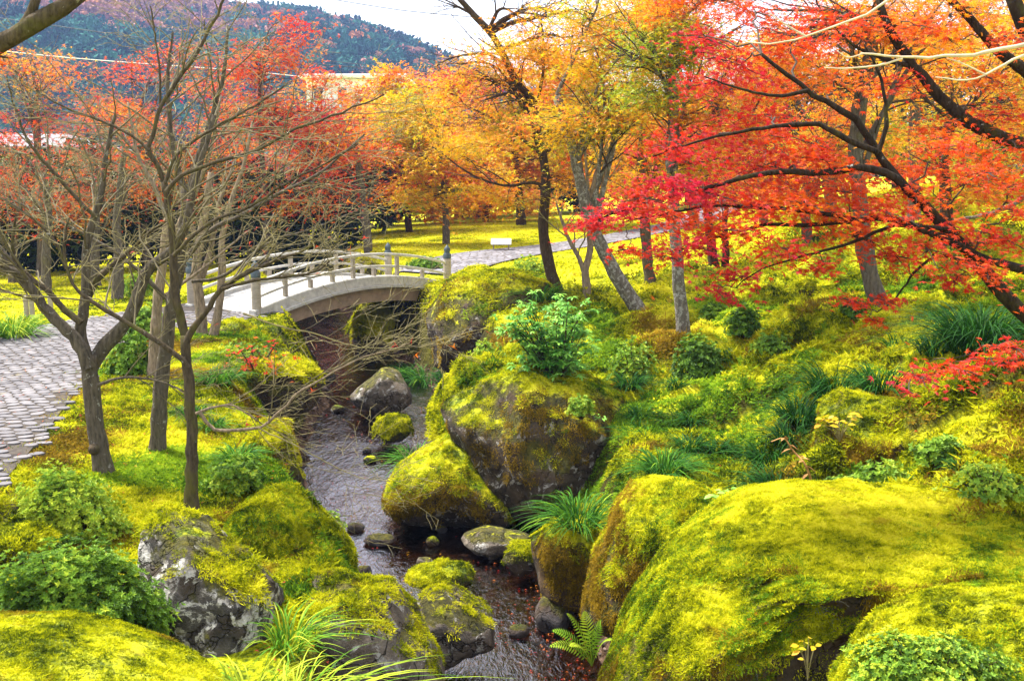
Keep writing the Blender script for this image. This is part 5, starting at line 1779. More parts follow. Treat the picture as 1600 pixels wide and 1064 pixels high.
# the nearest leaves, each on its own; the rest of the crown is one mass
pos = np.concatenate([k[0] for k in near])
nrm = np.concatenate([k[1] for k in near])
siz = np.concatenate([k[2] for k in near])
hue = np.concatenate([k[3] for k in near])
order = np.argsort(np.linalg.norm(pos - np.array([0, 0, CAM_Z]), axis=1) + rng.uniform(0, 0.6, len(pos)))
own, mass = order[:290], order[290:]
variants = []
for h in (0.06, 0.14, 0.2, 0.27, 0.36):
    me = make_mesh('leaf', LEAF7[0], LEAF7[1], {'hue': np.full(len(LEAF7[0]), h)}, False)
    me.materials.append(M['maple'])
    variants.append(me)
eu = normal_euler(nrm, rng.uniform(0, 6.283, len(nrm)))
for k in own:
    o = bpy.data.objects.new('leaf', variants[int(np.clip((hue[k] - 0.03) / 0.075, 0, 4))])
    COL.objects.link(o)
    o.parent = t.o
    o.location = tuple(pos[k] - wloc(t.o))
    o.rotation_euler = tuple(eu[k])
    o.scale = (siz[k],) * 3
t.lv.append(leaves(LEAF7, pos[mass], nrm[mass], siz[mass], hue[mass]))
t.close(M['twig_dark'], M['maple'])

# dark limbs of a second maple across the top right
g0 = on_ground(7.2, 9.6)
t = Tree('maple_tree', 'orange maple whose dark limbs slant across the top right corner', 'tree', g0, None, 131)
t.limb('trunk', [g0 - (0, 0, .3), g0 + (0, 0, 0.4)] + PX([(1760, 330), (1680, 230), (1640, 130), (1605, 50), (1575, -20)], 9.4), 0.14, 0.06, M['bark_backlit'], n=26)
t.limb('limb', PX([(1690, 245), (1600, 225), (1540, 205), (1490, 172), (1460, 142), (1430, 105), (1405, 70), (1385, 38), (1372, -10)], 9.2), 0.075, 0.03, M['bark_backlit'])
t.limb('limb', PX([(1650, 150), (1600, 110), (1555, 75), (1520, 35), (1480, -5)], 9.3), 0.06, 0.03, M['bark_backlit'])
t.limb('limb', PX([(1430, 105), (1390, 95), (1340, 75), (1310, 50)], 9.2), 0.025, 0.008, M['bark_backlit'])
t.limb('limb', PX([(1680, 240), (1610, 300), (1560, 330), (1490, 345)], 9.3), 0.035, 0.012, M['bark_lichen'])
for px, py, Rpx, hue, n in [(1480, 60, 60, .42, 130), (1540, 120, 60, .40, 130), (1430, 40, 55, .40, 110), (1590, 60, 55, .42, 110), (1560, 180, 60, .36, 120), (1460, 200, 55, .35, 110),
                            (1350, 40, 55, .36, 110), (1400, 130, 50, .38, 90), (1600, 230, 60, .34, 120), (1500, 10, 60, .45, 110), (1590, 290, 50, .3, 90), (1440, 270, 50, .33, 90), (1290, 30, 50, .3, 90), (1520, 240, 55, .33, 100)]:
    t.spray(P(px, py, 9.0 + t.r.uniform(-.3, .4)), Rpx * 9 / 1600, int(n * 1.7), hue + 0.02, 0.08, 0.045, LEAF7, 0.18, (t.r.normal(0.05, .12), t.r.normal(-.1, .15)))
t.close(M['twig_dark'], M['maple'])

# pale bare branches hanging in from a tree outside the frame
g0 = on_ground(5.0, 5.0)
t = Tree('pale_tree', 'pale leafless branches curving across the scarlet leaves, highest at right', 'tree', g0, None, 132)
t.limb('trunk', [g0 - (0, 0, .3), g0 + (0, 0, 1.0)] + PX([(2150, 250), (2000, 60), (1880, 20), (1760, 40)], 5.0), 0.10, 0.03, M['bark_pale'], n=24)
for pts, r0, r1 in [([(1760, 40), (1680, 55), (1600, 72), (1520, 84), (1430, 91), (1370, 86), (1345, 84)], .016, .004), ([(1760, 40), (1660, 70), (1600, 87), (1565, 103), (1530, 122), (1500, 126), (1462, 121)], .012, .003),
                    ([(1880, 20), (1700, -60), (1500, -60), (1385, 0), (1345, 30), (1310, 37), (1260, 58), (1200, 71), (1165, 66)], .016, .003), ([(1410, 92), (1370, 103), (1320, 107), (1288, 106)], .006, .003),
                    ([(1350, 84), (1325, 90), (1308, 80)], .004, .002), ([(1540, 117), (1500, 98), (1480, 92)], .005, .002), ([(1260, 58), (1230, 40), (1200, 20)], .005, .002)]:
    t.limb('branch', PX(pts, 5.0), r0, r1, M['twig_pale'], n=20, sides=6, wob=0.006)
t.close(M['twig_pale'])


# ------------------------------------------------------------------ evergreens behind the lawn
def evergreen(name, label, base, w, h, d, n, size, group, seed, mat='ever', hue=0.45, tpl=OVAL):
    r = np.random.default_rng(1500 + seed)
    b = np.asarray(base, float)
    o = thing(name, b, label, 'tree' if h > 1.8 else 'shrub', group)
    m = MB()
    V, q = tubes(np.array([[b + (0, 0, -0.3), b + (0.02, 0, h * 0.4), b + (0, 0, h * 0.8)]]), np.array([[0.12, 0.09, 0.03]]) * max(0.4, h / 3), 7)
    m.add(V, q)
    m.build('trunk', M['bark_dark'], o)
    k = 46
    cc = unit(r.normal(0, 1, (k, 3))) * (r.uniform(0.3, 1, (k, 1)) ** 0.5)
    cc = cc * np.array([w / 2, d / 2, h * 0.46]) + np.array([0, 0, h * 0.52])
    ci = r.integers(0, k, n)
    cr = 0.22 * min(w, h) * r.uniform(0.6, 1.3, k)
    off = unit(r.normal(0, 1, (n, 3)))
    pos = b + cc[ci] + off * (cr[ci] * r.uniform(0.5, 1.0, n))[:, None] * np.array([1.2, 1.2, 0.7])
    pos[:, 2] = np.maximum(pos[:, 2], b[2] + 0.05)
    V, F, H = leaves(tpl, pos, unit(off + r.normal(0, 0.6, (n, 3))), size * r.uniform(0.6, 1.3, n), hue + 0.25 * r.normal(0, 1, k)[ci] + r.normal(0, 0.15, n), r=r)
    obj('foliage', V, F, M[mat], o, attrs={'hue': H}, smooth=False, kind='stuff')
    return o


g_ever = 'dark evergreens along the back of the lawn'
for i, (px, Y, h, w, lab) in enumerate([
        (-40, 28, 3.4, 4.0, 'dark evergreen at the far left edge of the lawn'), (60, 28.5, 3.3, 3.6, 'dark evergreen behind the wooden stakes'), (150, 28.8, 3.4, 3.4, 'dark evergreen behind the low forked tree'),
        (240, 29, 3.2, 3.4, 'dark evergreen behind the clipped light green bush'), (325, 29.5, 3.3, 3.4, 'dark evergreen behind the twin pale stems'), (405, 30.5, 3.3, 3.4, 'dark evergreen directly behind the bridge rail'),
        (480, 33, 3.4, 3.6, 'dark evergreen at the middle of the bridge back'), (545, 37, 4.0, 4.2, 'deep green evergreen behind the twisted grey trunk'), (610, 42, 4.4, 4.4, 'evergreen in the shade left of the back lawn'),
        (680, 46, 4.6, 4.6, 'evergreen behind the low sweeping orange maple'), (750, 47, 4.8, 4.8, 'evergreen behind the centre of the back lawn'), (825, 48, 4.6, 4.8, 'evergreen behind the tall orange maple stem'),
        (900, 47, 5.0, 5.0, 'dark evergreen between the leaning trunks, far back'), (985, 46, 4.6, 4.8, 'evergreen farthest back beyond the right path'), (1070, 48, 5.0, 5.0, 'evergreen seen past the lichen barked trunk'),
        (1160, 44, 5.0, 5.0, 'evergreen beyond the twin dark stems'), (1500, 33, 2.6, 3.6, 'olive evergreen mound at the top right slope'), (1260, 42, 6.0, 6.0, 'evergreen behind the yellow leaved tree'), (1390, 40, 6.5, 6.0, 'tall evergreen far behind the grey straight trunk'), (1600, 38, 6.5, 6.0, 'tall evergreen at the far right edge')]):
    x = (px - 800) / 1600 * Y * 1.01
    b = on_ground(x, Y)
    evergreen('evergreen_tree', lab, b, w, h, w * 0.6, 6500, 0.19 if Y < 35 else 0.26, g_ever, i, hue=0.45 if px < 1450 else 0.9)

# ------------------------------------------------------------------ shrubs
def shrub(name, label, px, py, rx, ry, hue=0.55, leaf=0.045, n=1500, mat='green', group=None, seed=0, Y=None, per=5, loose=0.0, sd=0.12, depth=0.9, cat='shrub', tpl=OVAL, flat=1.0):
    """Low rounded shrub: whorls of small leaves over a lumpy dome, on thin stems. px, py is the foot, rx, ry the half width and the height in photo pixels."""
    r = np.random.default_rng(2500 + seed)
    b = ground_at(px, py) if Y is None else P(px, py, Y)
    k = b[1] / 1600
    W, H = rx * k, ry * k
    o = thing(name, b, label, cat, group)
    d = unit(r.normal(0, 1, (n, 3)))
    d[:, 2] = np.abs(d[:, 2])
    lump = 1 + 0.26 * vnoise(d * 2.6 + seed, 5) + 0.20 * vnoise(d * 5.7 + seed, 6) + 0.05 * r.normal(0, 1, n)
    rad = (r.uniform(0.45 - loose * 0.4, 1.0, n) ** (0.5 + loose * 0.5)) * lump
    c = b + d * rad[:, None] * np.array([W, W * depth, H]) + np.array([0, 0, 0.02])
    up = unit(d * np.array([1, 1, 1.3]) + np.array([0, 0, 0.45]) + r.normal(0, 0.3, (n, 3)))
    hh = hue + 0.10 + 0.22 * vnoise(c * 5, 3) + r.normal(0, sd, n)
    ci = np.repeat(np.arange(n), per)
    spin = np.tile(np.arange(per) / per * 6.283, n) + np.repeat(r.uniform(0, 6.283, n), per)
    fa, fb, _ = frames(up, np.zeros(n))
    rad_d = fa[ci] * np.cos(spin)[:, None] + fb[ci] * np.sin(spin)[:, None]
    el = r.uniform(0.25, 0.9, n * per)[:, None]
    ly = unit(rad_d * np.sqrt(1 - (el * 0.7) ** 2) + up[ci] * el)
    lz = unit(np.cross(np.cross(ly, up[ci]), ly))
    lx = np.cross(ly, lz)
    tv, tf = tpl
    s = leaf * r.uniform(0.7, 1.25, n * per)
    V = c[ci][:, None, :] + s[:, None, None] * (tv[None, :, 0:1] * lx[:, None] * flat + tv[None, :, 1:2] * ly[:, None] + tv[None, :, 2:3] * lz[:, None])
    F = (np.arange(n * per)[:, None, None] * len(tv) + tf[None]).reshape(-1, 3)
    obj('foliage', V.reshape(-1, 3), F, M[mat], o, attrs={'hue': np.repeat(np.clip(hh[ci] + r.normal(0, 0.08, n * per), 0, 1), len(tv))}, smooth=False, kind='stuff')
    q = r.choice(n, min(n, 60), replace=False)
    st = np.stack([b + (c[q] - b) * np.array([0.15, 0.15, 0]) + np.array([0, 0, -0.05]), b + (c[q] - b) * np.array([0.6, 0.6, 0.55]), c[q]], 1)
    V, qd = tubes(st, np.repeat(np.array([[0.010, 0.007, 0.003]]) * max(0.5, min(2, W * 2.5)), len(q), 0), 4)
    obj('stems', V, qd, M['bark_brown'], o, kind='stuff')
    return o


shrub('azalea', 'broad dark green azalea beside the white lichen boulder', 112, 1010, 150, 150, 0.46, 0.032, 6500, seed=1, Y=6.3, per=7, depth=0.75, flat=0.75)
shrub('azalea', 'bright green clipped azalea at the end of the cobbled path', 105, 850, 85, 118, 0.74, 0.034, 3200, seed=2, Y=8.3, per=6, depth=0.7, flat=0.8)
shrub('azalea', 'round azalea bush low on the slope under the lichen barked tree', 1094, 590, 42, 64, 0.42, 0.05, 800, seed=3)
shrub('azalea', 'small round azalea right of its twin by the red hanging leaves', 1163, 525, 26, 44, 0.40, 0.05, 450, seed=4)
shrub('azalea', 'smallest round azalea, nearest the lichen barked trunk', 1116, 508, 22, 32, 0.45, 0.05, 350, seed=5)
shrub('azalea', 'clipped bush behind the thick limb of the knotted tree', 207, 582, 38, 56, 0.50, 0.05, 800, seed=6)
shrub('azalea', 'light green clipped bush between path and pale slender tree', 232, 528, 34, 48, 0.62, 0.055, 700, seed=7)
shrub('azalea', 'yellowish clipped bush on the back lawn by the hedge', 218, 462, 28, 32, 0.72, 0.07, 500, seed=8)
shrub('azalea', 'olive wispy azalea left of the round azalea bush', 988, 592, 42, 58, 0.62, 0.045, 450, seed=9, loose=0.6)
shrub('azalea', 'wispy low azalea behind the great moss mound', 1375, 768, 52, 44, 0.58, 0.04, 600, seed=10, loose=0.4)
shrub('azalea', 'dry twiggy shrub at the right edge behind the moss mound', 1545, 775, 70, 60, 0.72, 0.035, 420, seed=11, loose=0.8)
shrub('azalea', 'olive shrub in the shade at the stout leaning tree root', 1335, 500, 26, 32, 0.3, 0.05, 300, seed=12)
shrub('azalea', 'dull green clipped bush on the bank beside the shaded block', 366, 765, 44, 44, 0.55, 0.04, 700, seed=13)
shrub('moss_clump', 'round bright green moss clump at the left water edge', 508, 838, 33, 42, 0.66, 0.028, 900, seed=14, Y=11.2, cat='plant')
shrub('ground_cover', 'small leaved green and rosy ground cover in the bottom right corner', 1450, 1075, 140, 75, 0.60, 0.020, 3600, seed=15, Y=4.55, depth=0.55, cat='plant', sd=0.2)
shrub('azalea', 'pale olive shrub beside the far path on the mossy boulder', 640 + 20, 300 + 125, 1, 1, 0.6, 0.03, 30, seed=16) if False else None
shrub('azalea', 'tan green twiggy shrub by the far cobbles above the split boulder', 830, 432, 34, 32, 0.66, 0.05, 500, seed=17, loose=0.5)
shrub('azalea', 'dark clipped bush on the back lawn behind the right bridge rail', 665, 420, 26, 16, 0.5, 0.07, 350, seed=18)
shrub('azalea', 'little green shrub rooted on the face of the overhanging boulder', 908, 648, 23, 27, 0.68, 0.035, 260, seed=19, Y=12.0)
shrub('azalea', 'faint olive tuft shrub on the yellow moss hump', 760, 560, 26, 24, 0.7, 0.04, 260, seed=20, Y=14.6, loose=0.6)
shrub('azalea', 'low dark bush on the slope under the drooping red twigs', 1205, 555, 32, 30, 0.48, 0.05, 300, seed=21, loose=0.5)
shrub('azalea', 'soft green bush at the moss mound crest behind the yellow sapling', 1320, 772, 28, 26, 0.6, 0.035, 300, seed=22, loose=0.3)
shrub('azalea', 'weathered bush behind the dry twiggy shrub on the right bank', 1470, 722, 44, 36, 0.6, 0.045, 400, seed=23, loose=0.6)

# scarlet low shrub on the ledge
o = shrub('enkianthus', 'low shrub with scarlet leaves on the lichen spotted ledge', 400, 580, 85, 48, 0.28, 0.06, 150, 'maple', seed=30, Y=14.7, per=4, loose=0.9, sd=0.1, tpl=OVAL)
shrub('azalea', 'olive shrub under the scarlet one above the stream ledge', 385, 578, 58, 42, 0.6, 0.045, 700, seed=31, Y=15.0, loose=0.2)

# glossy shrub on the crown of the overhanging boulder
r = np.random.default_rng(77)
b = P(866, 588, 13.1)
o = thing('glossy_shrub', b, 'upright shrub with glossy green leaf whorls growing on the overhanging boulder', 'shrub')
m = MB()
ends = []
for i in range(64):
    e = P(858 + 78 * r.uniform(-1, 1), 526 + 66 * r.uniform(-1, 0.8), 13.1 + r.uniform(-0.55, 0.5))
    if np.hypot((e[0] - b[0]) / 0.66, (e[2] - b[2] - 0.45) / 0.55) > 1.05:
        continue
    s = np.linspace(0, 1, 7)[:, None]
    mid = b * 0.45 + e * 0.55 + np.array([(b[0] - e[0]) * 0.15, 0, -0.05]) + r.normal(0, 0.05, 3)
    L = (b + r.normal(0, 0.05, 3) * (1, 1, 0) - (0, 0, 0.1)) * (1 - s) ** 2 + 2 * mid * s * (1 - s) + e * s ** 2
    V, q = tubes(L[None], np.linspace(0.013, 0.005, 7)[None], 5)
    m.add(V, q)
    ends += [e] + [L[k_] + r.normal(0, 0.11, 3) for k_ in (6, 6, 6, 6, 5, 5, 5, 5, 4, 4, 3)]
m.build('stems', M['bark_brown'], o, smooth=True)
ends = np.array(ends)
n, per = len(ends), 9
ci = np.repeat(np.arange(n), per)
sp = np.tile(np.arange(per) / per * 6.283, n) + np.repeat(r.uniform(0, 6.28, n), per)
ly = unit(np.stack([np.cos(sp), np.sin(sp), r.uniform(-0.55, 0.35, n * per)], 1) + np.repeat(r.normal(0, 0.2, (n, 3)), per, 0))
lz = unit(np.cross(np.cross(ly, np.array([0, 0, 1.0])), ly))
lx = np.cross(ly, lz)
tv = np.array([(0, 0, 0), (-.17, .35, .05), (-.15, .7, 0), (0, 1, -.14), (.15, .7, 0), (.17, .35, .05)])
tf = np.array([[0, 5, 1], [1, 5, 4], [1, 4, 2], [2, 4, 3]])
s = 0.088 * r.uniform(0.65, 1.2, n * per)
V = ends[ci][:, None] + s[:, None, None] * (tv[None, :, 0:1] * lx[:, None] + tv[None, :, 1:2] * ly[:, None] + tv[None, :, 2:3] * lz[:, None])
F = (np.arange(n * per)[:, None, None] * 6 + tf[None]).reshape(-1, 3)
obj('foliage', V.reshape(-1, 3), F, M['teal'], o, attrs={'hue': np.repeat(np.clip(0.72 + r.normal(0, 0.2, n)[ci] + r.normal(0, 0.12, n * per), 0, 1), 6)}, smooth=False, kind='stuff')


# ------------------------------------------------------------------ grass clumps
def blades(b, n, L, spread, droop, width, hue, sd, r, lean=(0, 0), seg=7, el=(0.9, 1.5)):
    a = r.uniform(0, 6.283, n)
    p0 = b + np.stack([np.cos(a), np.sin(a), 0 * a], 1) * (spread * np.sqrt(r.uniform(0, 1, n)))[:, None] - np.array([0, 0, 0.03])
    a2 = a + r.normal(0, 0.5, n)
    e = r.uniform(*el, n)
    dh = np.stack([np.cos(a2), np.sin(a2), 0 * a], 1) + np.array([lean[0], lean[1], 0])
    d = dh * np.cos(e)[:, None] + np.array([0, 0, 1.0]) * np.sin(e)[:, None]
    ln = L * r.uniform(0.55, 1.15, n)
    s = np.linspace(0, 1, seg)[None, :, None]
    pts = p0[:, None] + (d[:, None] * s + (dh[:, None] * 0.45 - np.array([0, 0, 1.0])) * droop * s ** 2.2) * ln[:, None, None]
    side = unit(np.cross(d, np.array([0, 0, 1.0]) + r.normal(0, 0.2, (n, 3))))
    w = width * np.array([0.7, 1, 1, 0.95, 0.8, 0.55, 0.05])[None, :seg, None] * r.uniform(0.7, 1.2, (n, 1, 1))
    l, rr = pts - side[:, None] * w, pts + side[:, None] * w
    V = np.stack([l, rr], 2).reshape(-1, 3)
    i = np.arange(n * seg * 2).reshape(n, seg, 2)
    F = np.stack([i[:, :-1, 0], i[:, :-1, 1], i[:, 1:, 1], i[:, 1:, 0]], -1).reshape(-1, 4)
    return V, F, np.repeat(np.clip(hue + r.normal(0, sd, n), 0, 1), seg * 2)


def clump(name, label, px, py, rpx, n=110, hue=0.45, droop=0.75, Y=None, wid=0.0042, seed=0, lean=(0, 0), hmul=1.0, cat='grass', el=(0.75, 1.5), spread=0.25, group='long bladed grass clumps on the banks'):
    r = np.random.default_rng(3500 + seed)
    b = ground_at(px, py) if Y is None else P(px, py, Y)
    L = rpx * b[1] / 1600 * 2.05 * hmul
    V, F, H = blades(b, n, L, L * spread, droop, wid * (1 + b[1] / 20), hue, 0.13, r, lean, el=el)
    o = obj(name, V, F, M['blade'], origin=b, attrs={'hue': H}, smooth=True)
    return tag(o, label, cat, group)


for i, (px, py, rp, n, hue, Y, lab) in enumerate([
        (845, 470, 34, 140, .55, None, 'grass clump at the foot of the snaking trunk'), (982, 605, 30, 110, .40, None, 'dark grass clump right of the glossy shrub'), (1057, 606, 20, 70, .42, None, 'small grass clump just below the round azalea bush'),
        (1012, 690, 40, 130, .52, 12.0, 'light green grass clump against the overhanging boulder'), (1000, 655, 26, 80, .40, 12.4, 'thin dark grass at the boulder shoulder'), (1080, 660, 22, 80, .40, None, 'grass clump in the middle of the moss slope'),
        (1078, 705, 32, 110, .42, None, 'middle clump of three on the slope above the brown rock'), (1118, 704, 24, 80, .36, None, 'dark clump at the right of three on the slope'), (1040, 745, 46, 260, .50, None, 'fine soft grass mat above the upright brown rock'),
        (1215, 775, 52, 190, .36, None, 'large dark arching clump beside the great moss mound'), (1200, 725, 44, 140, .40, None, 'dark clump beneath the dried brown stalk'), (1250, 660, 48, 170, .36, None, 'blue green clump above the dried stalk'),
        (1232, 690, 40, 120, .32, None, 'shadowed clump left of the yellow sapling'), (1300, 618, 60, 190, .40, None, 'wide arching clump above the brown faced rock'), (1375, 612, 50, 140, .45, None, 'clump reaching toward the low red spray'),
        (1530, 548, 88, 420, .34, None, 'huge dark clump by the leaning scarlet trunk'), (1460, 552, 40, 120, .36, None, 'smaller dark clump at the left of the huge one'),
        (665, 600, 36, 130, .50, None, 'green clump at the foot of the split boulder'), (702, 602, 32, 120, .46, None, 'arching clump between split boulder and moss hump'), (640, 588, 26, 90, .40, None, 'shaded clump below the right bridge footing'),
        (652, 728, 40, 150, .56, 13.6, 'fine bright grass behind the sloping boulder'), (800, 835, 38, 170, .24, 12.4, 'blue green grass under the boulder overhang'), (905, 822, 56, 180, .54, 10.0, 'long green grass draping the dark green rock'),
        (372, 722, 34, 130, .60, None, 'soft green grass on the left bank above the clipped bush'), (340, 600, 34, 140, .60, None, 'bright grass under the scarlet shrub at left'), (332, 670, 24, 90, .52, None, 'small grass behind the pale broken branch'),
        (22, 528, 44, 220, .76, None, 'light green strappy plant at the far edge of the path'), (300, 650, 26, 80, .5, None, 'grass at the back of the slim dark tree'),
        (405, 560, 26, 90, .42, None, 'dark grass by the bridge footing'), (1150, 800, 26, 70, .45, 8.9, 'grass behind the pale leafy plant'), (1500, 730, 22, 60, .45, None, 'sparse dark clump on the right bank moss'), (1400, 540, 30, 70, .5, None, 'thin grass on the slope beside the stout tree')]):
    clump('grass_clump', lab, px, py, rp, int(n * 1.5), hue + (.05 if hue > .48 else -.08), 0.62, Y, seed=i)

for i, (px, py, Y, n, hue, lean, lab, L) in enumerate([
        (395, 1110, 4.9, 90, .95, (0.35, 0), 'tall yellow green grass tuft in the foreground, leftmost of three', 92), (470, 1120, 4.7, 100, .93, (0.7, 0), 'yellow green grass arching right in front of the granite boulder', 96),
        (450, 1010, 6.6, 120, .82, (0.3, 0.1), 'soft green grass between the lichen boulder and the golden rock', 62)]):
    clump('grass_tuft', lab, px, py, L, n, hue, 0.55, Y, 0.0040, 60 + i, lean, group='yellow green grass tufts in the foreground', spread=0.18, el=(0.7, 1.4))

# ------------------------------------------------------------------ fern, leafy plants, saplings
b = P(925, 1040, 7.3)
fern = thing('fern', b, 'bright green feathery fern leaning over the stream beside the moss mound', 'fern')
for i, (ex, ey) in enumerate([(862, 985), (885, 958), (912, 955), (940, 968), (858, 1010), (890, 1010), (925, 985), (955, 1000)]):
    e = P(ex, ey, 7.2 + r.uniform(-0.2, 0.2))
    s = np.linspace(0, 1, 18)[:, None]
    mid = (b + e) / 2 + np.array([0, 0, 0.16])
    L = b * (1 - s) ** 2 + 2 * mid * s * (1 - s) + e * s ** 2
    V, q = tubes(L[None], np.linspace(0.004, 0.0015, 18)[None], 4)
    m = MB()
    m.add(V, q)
    tan = unit(np.gradient(L, axis=0))
    side = unit(np.cross(tan, np.array([0, -0.3, 1.0])))
    up = np.cross(side, tan)
    for k in range(3, 17):
        w = 0.065 * math.sin(math.pi * min(1, (k / 17) * 0.82 + 0.15)) * (1.0 if i % 2 else 1.15)
        for sg in (-1, 1):
            d = unit(side[k] * sg + tan[k] * 0.45 - up[k] * 0.15)
            a = L[k]
            h = 0.0075
            m.add(np.array([a - tan[k] * h * .5, a + d * w * .5 - tan[k] * h, a + d * w, a + d * w * .5 + tan[k] * h, a + tan[k] * h * .5]), [np.array([[0, 1, 3, 4]]), np.array([[1, 2, 3]])])
    o = m.build('frond', M['blade'], fern)
    o.data.attributes.new('hue', 'FLOAT', 'POINT').data.foreach_set('value', np.full(len(o.data.vertices), 0.84 + 0.06 * (i % 3), np.float32))


def leafy(name, label, b, n, hgt, leaf, hue, mat, seed, spread=0.2, wide=1.0, cat='plant'):
    """A few stems with large leaves; every leaf is a part of its own."""
    r = np.random.default_rng(4500 + seed)
    o = thing(name, b, label, cat)
    m = MB()
    tv = np.array([(0, 0, 0), (-.20 * wide, .3, .03), (-.23 * wide, .6, .02), (0, 1, -.15), (.23 * wide, .6, .02), (.20 * wide, .3, .03), (0, .45, -.03)])
    tf = np.array([[0, 6, 1], [1, 6, 2], [2, 6, 3], [3, 6, 4], [4, 6, 5], [5, 6, 0]])
    for k in range(n):
        a = r.uniform(0, 6.283)
        e = b + np.array([math.cos(a) * spread, math.sin(a) * spread, 0]) * r.uniform(0.2, 1) + np.array([0, 0, hgt * r.uniform(0.45, 1)])
        s = np.linspace(0, 1, 5)[:, None]
        L = b * (1 - s) ** 2 + 2 * (b * .6 + e * .4 + np.array([0, 0, hgt * .25])) * s * (1 - s) + e * s ** 2
        V, q = tubes(L[None], np.linspace(0.009 * hgt, 0.004 * hgt, 5)[None], 4)
        m.add(V, q)
        az = a + r.normal(0, 0.7)
        ly = unit(np.array([[math.cos(az), math.sin(az), r.uniform(-.5, .3)]]))
        lz = unit(np.cross(np.cross(ly, np.array([[r.normal(0, .3), -0.4, 1.0]])), ly))
        lx = np.cross(ly, lz)
        V = e + leaf * r.uniform(.7, 1.2) * (tv[:, 0:1] * lx + tv[:, 1:2] * ly + tv[:, 2:3] * lz)
        obj('leaf', V, tf, M[mat], o, attrs={'hue': np.full(7, np.clip(hue + r.normal(0, .06), 0, 1))}, smooth=True)
    m.build('stems', M['twig'], o, smooth=True)


leafy('leafy_plant', 'pale green broad leaved plant at the crest edge of the moss mound', P(1140, 797, 8.3), 34, 0.17, 0.085, 0.97, 'teal', 1, 0.17, 1.1)
leafy('sapling', 'sapling with clear yellow leaves on the brown faced rock', P(1312, 690, 9.2), 22, 0.27, 0.085, 0.80, 'maple', 2, 0.18, 1.3)
leafy('sapling', 'tiny pale yellow sapling in front of the moss mound stone', P(1262, 1062, 4.75), 9, 0.22, 0.045, 0.80, 'maple', 3, 0.06, 1.2)
leafy('leafy_plant', 'small green seedling on the overhanging boulder ledge', P(938, 662, 12.0), 12, 0.11, 0.06, 0.9, 'teal', 4, 0.06, 1.1)

r = np.random.default_rng(88)
b = P(1262, 742, 9.2)
o = thing('dried_stalk', b, 'dried orange brown stalk with curled leaves lying on the dark clumps', 'plant')
m = MB()
L = catmull(np.array([P(1268, 752, 9.2), P(1258, 725, 9.2), P(1240, 705, 9.3), P(1225, 685, 9.3), P(1205, 690, 9.3)]), 16)
V, q = tubes(L[None], np.linspace(.012, .005, 16)[None], 6)
m.add(V, q)
m.build('stem', M['straw'], o, smooth=True)
for k in range(11):
    c = L[2 + k] if k < 14 else L[-1]
    d = unit(np.array([r.normal(), -0.4, r.normal(0, .5)]))
    s = unit(np.cross(d, [0, 0, 1.0]))
    w = r.uniform(0.012, 0.022)
    ln = r.uniform(0.06, 0.13)
    V = np.array([c, c + d * ln * .4 + s * w, c + d * ln - np.array([0, 0, .03]), c + d * ln * .4 - s * w])
    obj('dry_leaf', V, np.array([[0, 1, 2, 3]]), M['straw'], o, smooth=False)

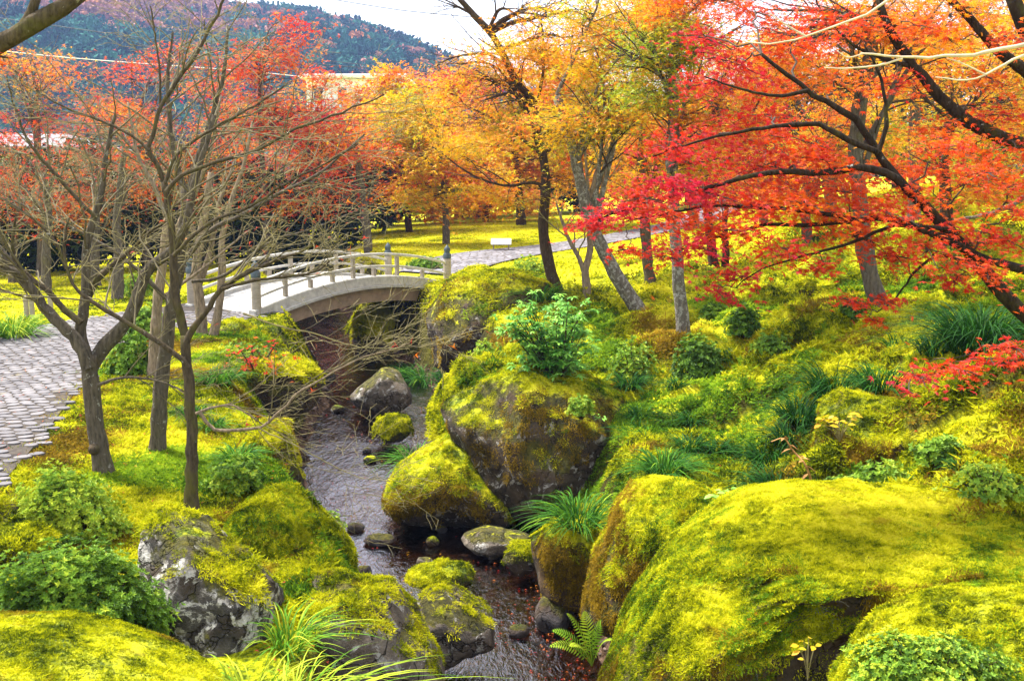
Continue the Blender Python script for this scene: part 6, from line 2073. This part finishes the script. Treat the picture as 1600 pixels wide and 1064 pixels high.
# ------------------------------------------------------------------ fallen leaves
fr = np.random.default_rng(91)
n = 5200
y = fr.uniform(5, 36, n)
x = fr.uniform(-0.55, 0.55, n) * y
z = np.maximum(height(x, y) + 0.03, np.where(stream_d(x, y) < 0.05, zwater(y) + 0.012, -9))
keep = (stream_d(x, y) > 0.1) | (fr.uniform(0, 1, n) < 0.75)
pos = np.stack([x, y, z], 1)[keep]
V, F, H = leaves(LEAF5, pos, unit(np.array([0, 0, 1.0]) + fr.normal(0, .25, (len(pos), 3))), fr.uniform(0.018, 0.034, len(pos)), fr.choice([.15, .3, .45, .6], len(pos)) + fr.normal(0, .05, len(pos)), r=fr)
o = obj('fallen_leaves', V, F, M['maple'], attrs={'hue': H}, smooth=False)
o['kind'] = 'stuff'
n = 420                                                     # drifts gathered on the margins of the water
y = fr.uniform(8.6, 14, n)
x = edges(y)[1] - np.abs(fr.normal(0, .35, n))
pos = np.stack([x, y, np.maximum(zwater(y) + 0.014, height(x, y) + .012)], 1)
V, F, H = leaves(LEAF5, pos, unit(np.array([0, 0, 1.0]) + fr.normal(0, .2, (n, 3))), fr.uniform(0.016, 0.032, n), fr.choice([.2, .38, .5], n) + fr.normal(0, .05, n), r=fr)
o = obj('floating_leaves', V, F, M['maple'], attrs={'hue': H}, smooth=False)
o['kind'] = 'stuff'
dg = bpy.context.evaluated_depsgraph_get()
for px, py, h, lab in [(1172, 967, .5, 'lower orange maple leaf of the pair lying left on the great moss mound'), (1181, 960, .42, 'upper orange maple leaf of the pair lying left on the great moss mound'),
                       (1196, 974, .48, 'orange maple leaf right of the pair on the moss mound face'), (1190, 985, .55, 'lowest fallen maple leaf on the moss mound face'), (1168, 880, .3, 'lone reddish fallen leaf high on the moss mound'),
                       (1142, 1024, .1, 'crimson fallen leaf low on the moss mound stone')]:
    d = np.array(ray(px, py))
    d /= np.linalg.norm(d)
    hit, loc, nn, _, ob_, _ = SC.ray_cast(dg, Vector((0, 0, CAM_Z)), Vector(d))
    if hit:
        nn = np.array(nn)
        V, F, H = leaves(LEAF7, (np.array(loc) + nn * 0.012)[None], unit(nn + rng.normal(0, .15, 3))[None], np.array([0.026]), np.array([h]))
        tag(obj('fallen_leaf', V, F, M['maple'], origin=loc, attrs={'hue': H}, smooth=False), lab, 'leaf', 'maple leaves fallen on the moss mound')

# ------------------------------------------------------------------ air between here and the mountain
m, nt = new_mat('haze')
out = nt.nodes.new('ShaderNodeOutputMaterial')
v = nt.nodes.new('ShaderNodeVolumePrincipled')
v.inputs['Color'].default_value = (0.36, 0.52, 1.0, 1)
v.inputs['Density'].default_value = 0.00045
v.inputs['Anisotropy'].default_value = 0.2
nt.links.new(v.outputs[0], out.inputs['Volume'])
mb = MB()
mb.box((0, 307, 60), (860, 690, 126))
hz = mb.build('haze', m)
hz['kind'] = 'stuff'
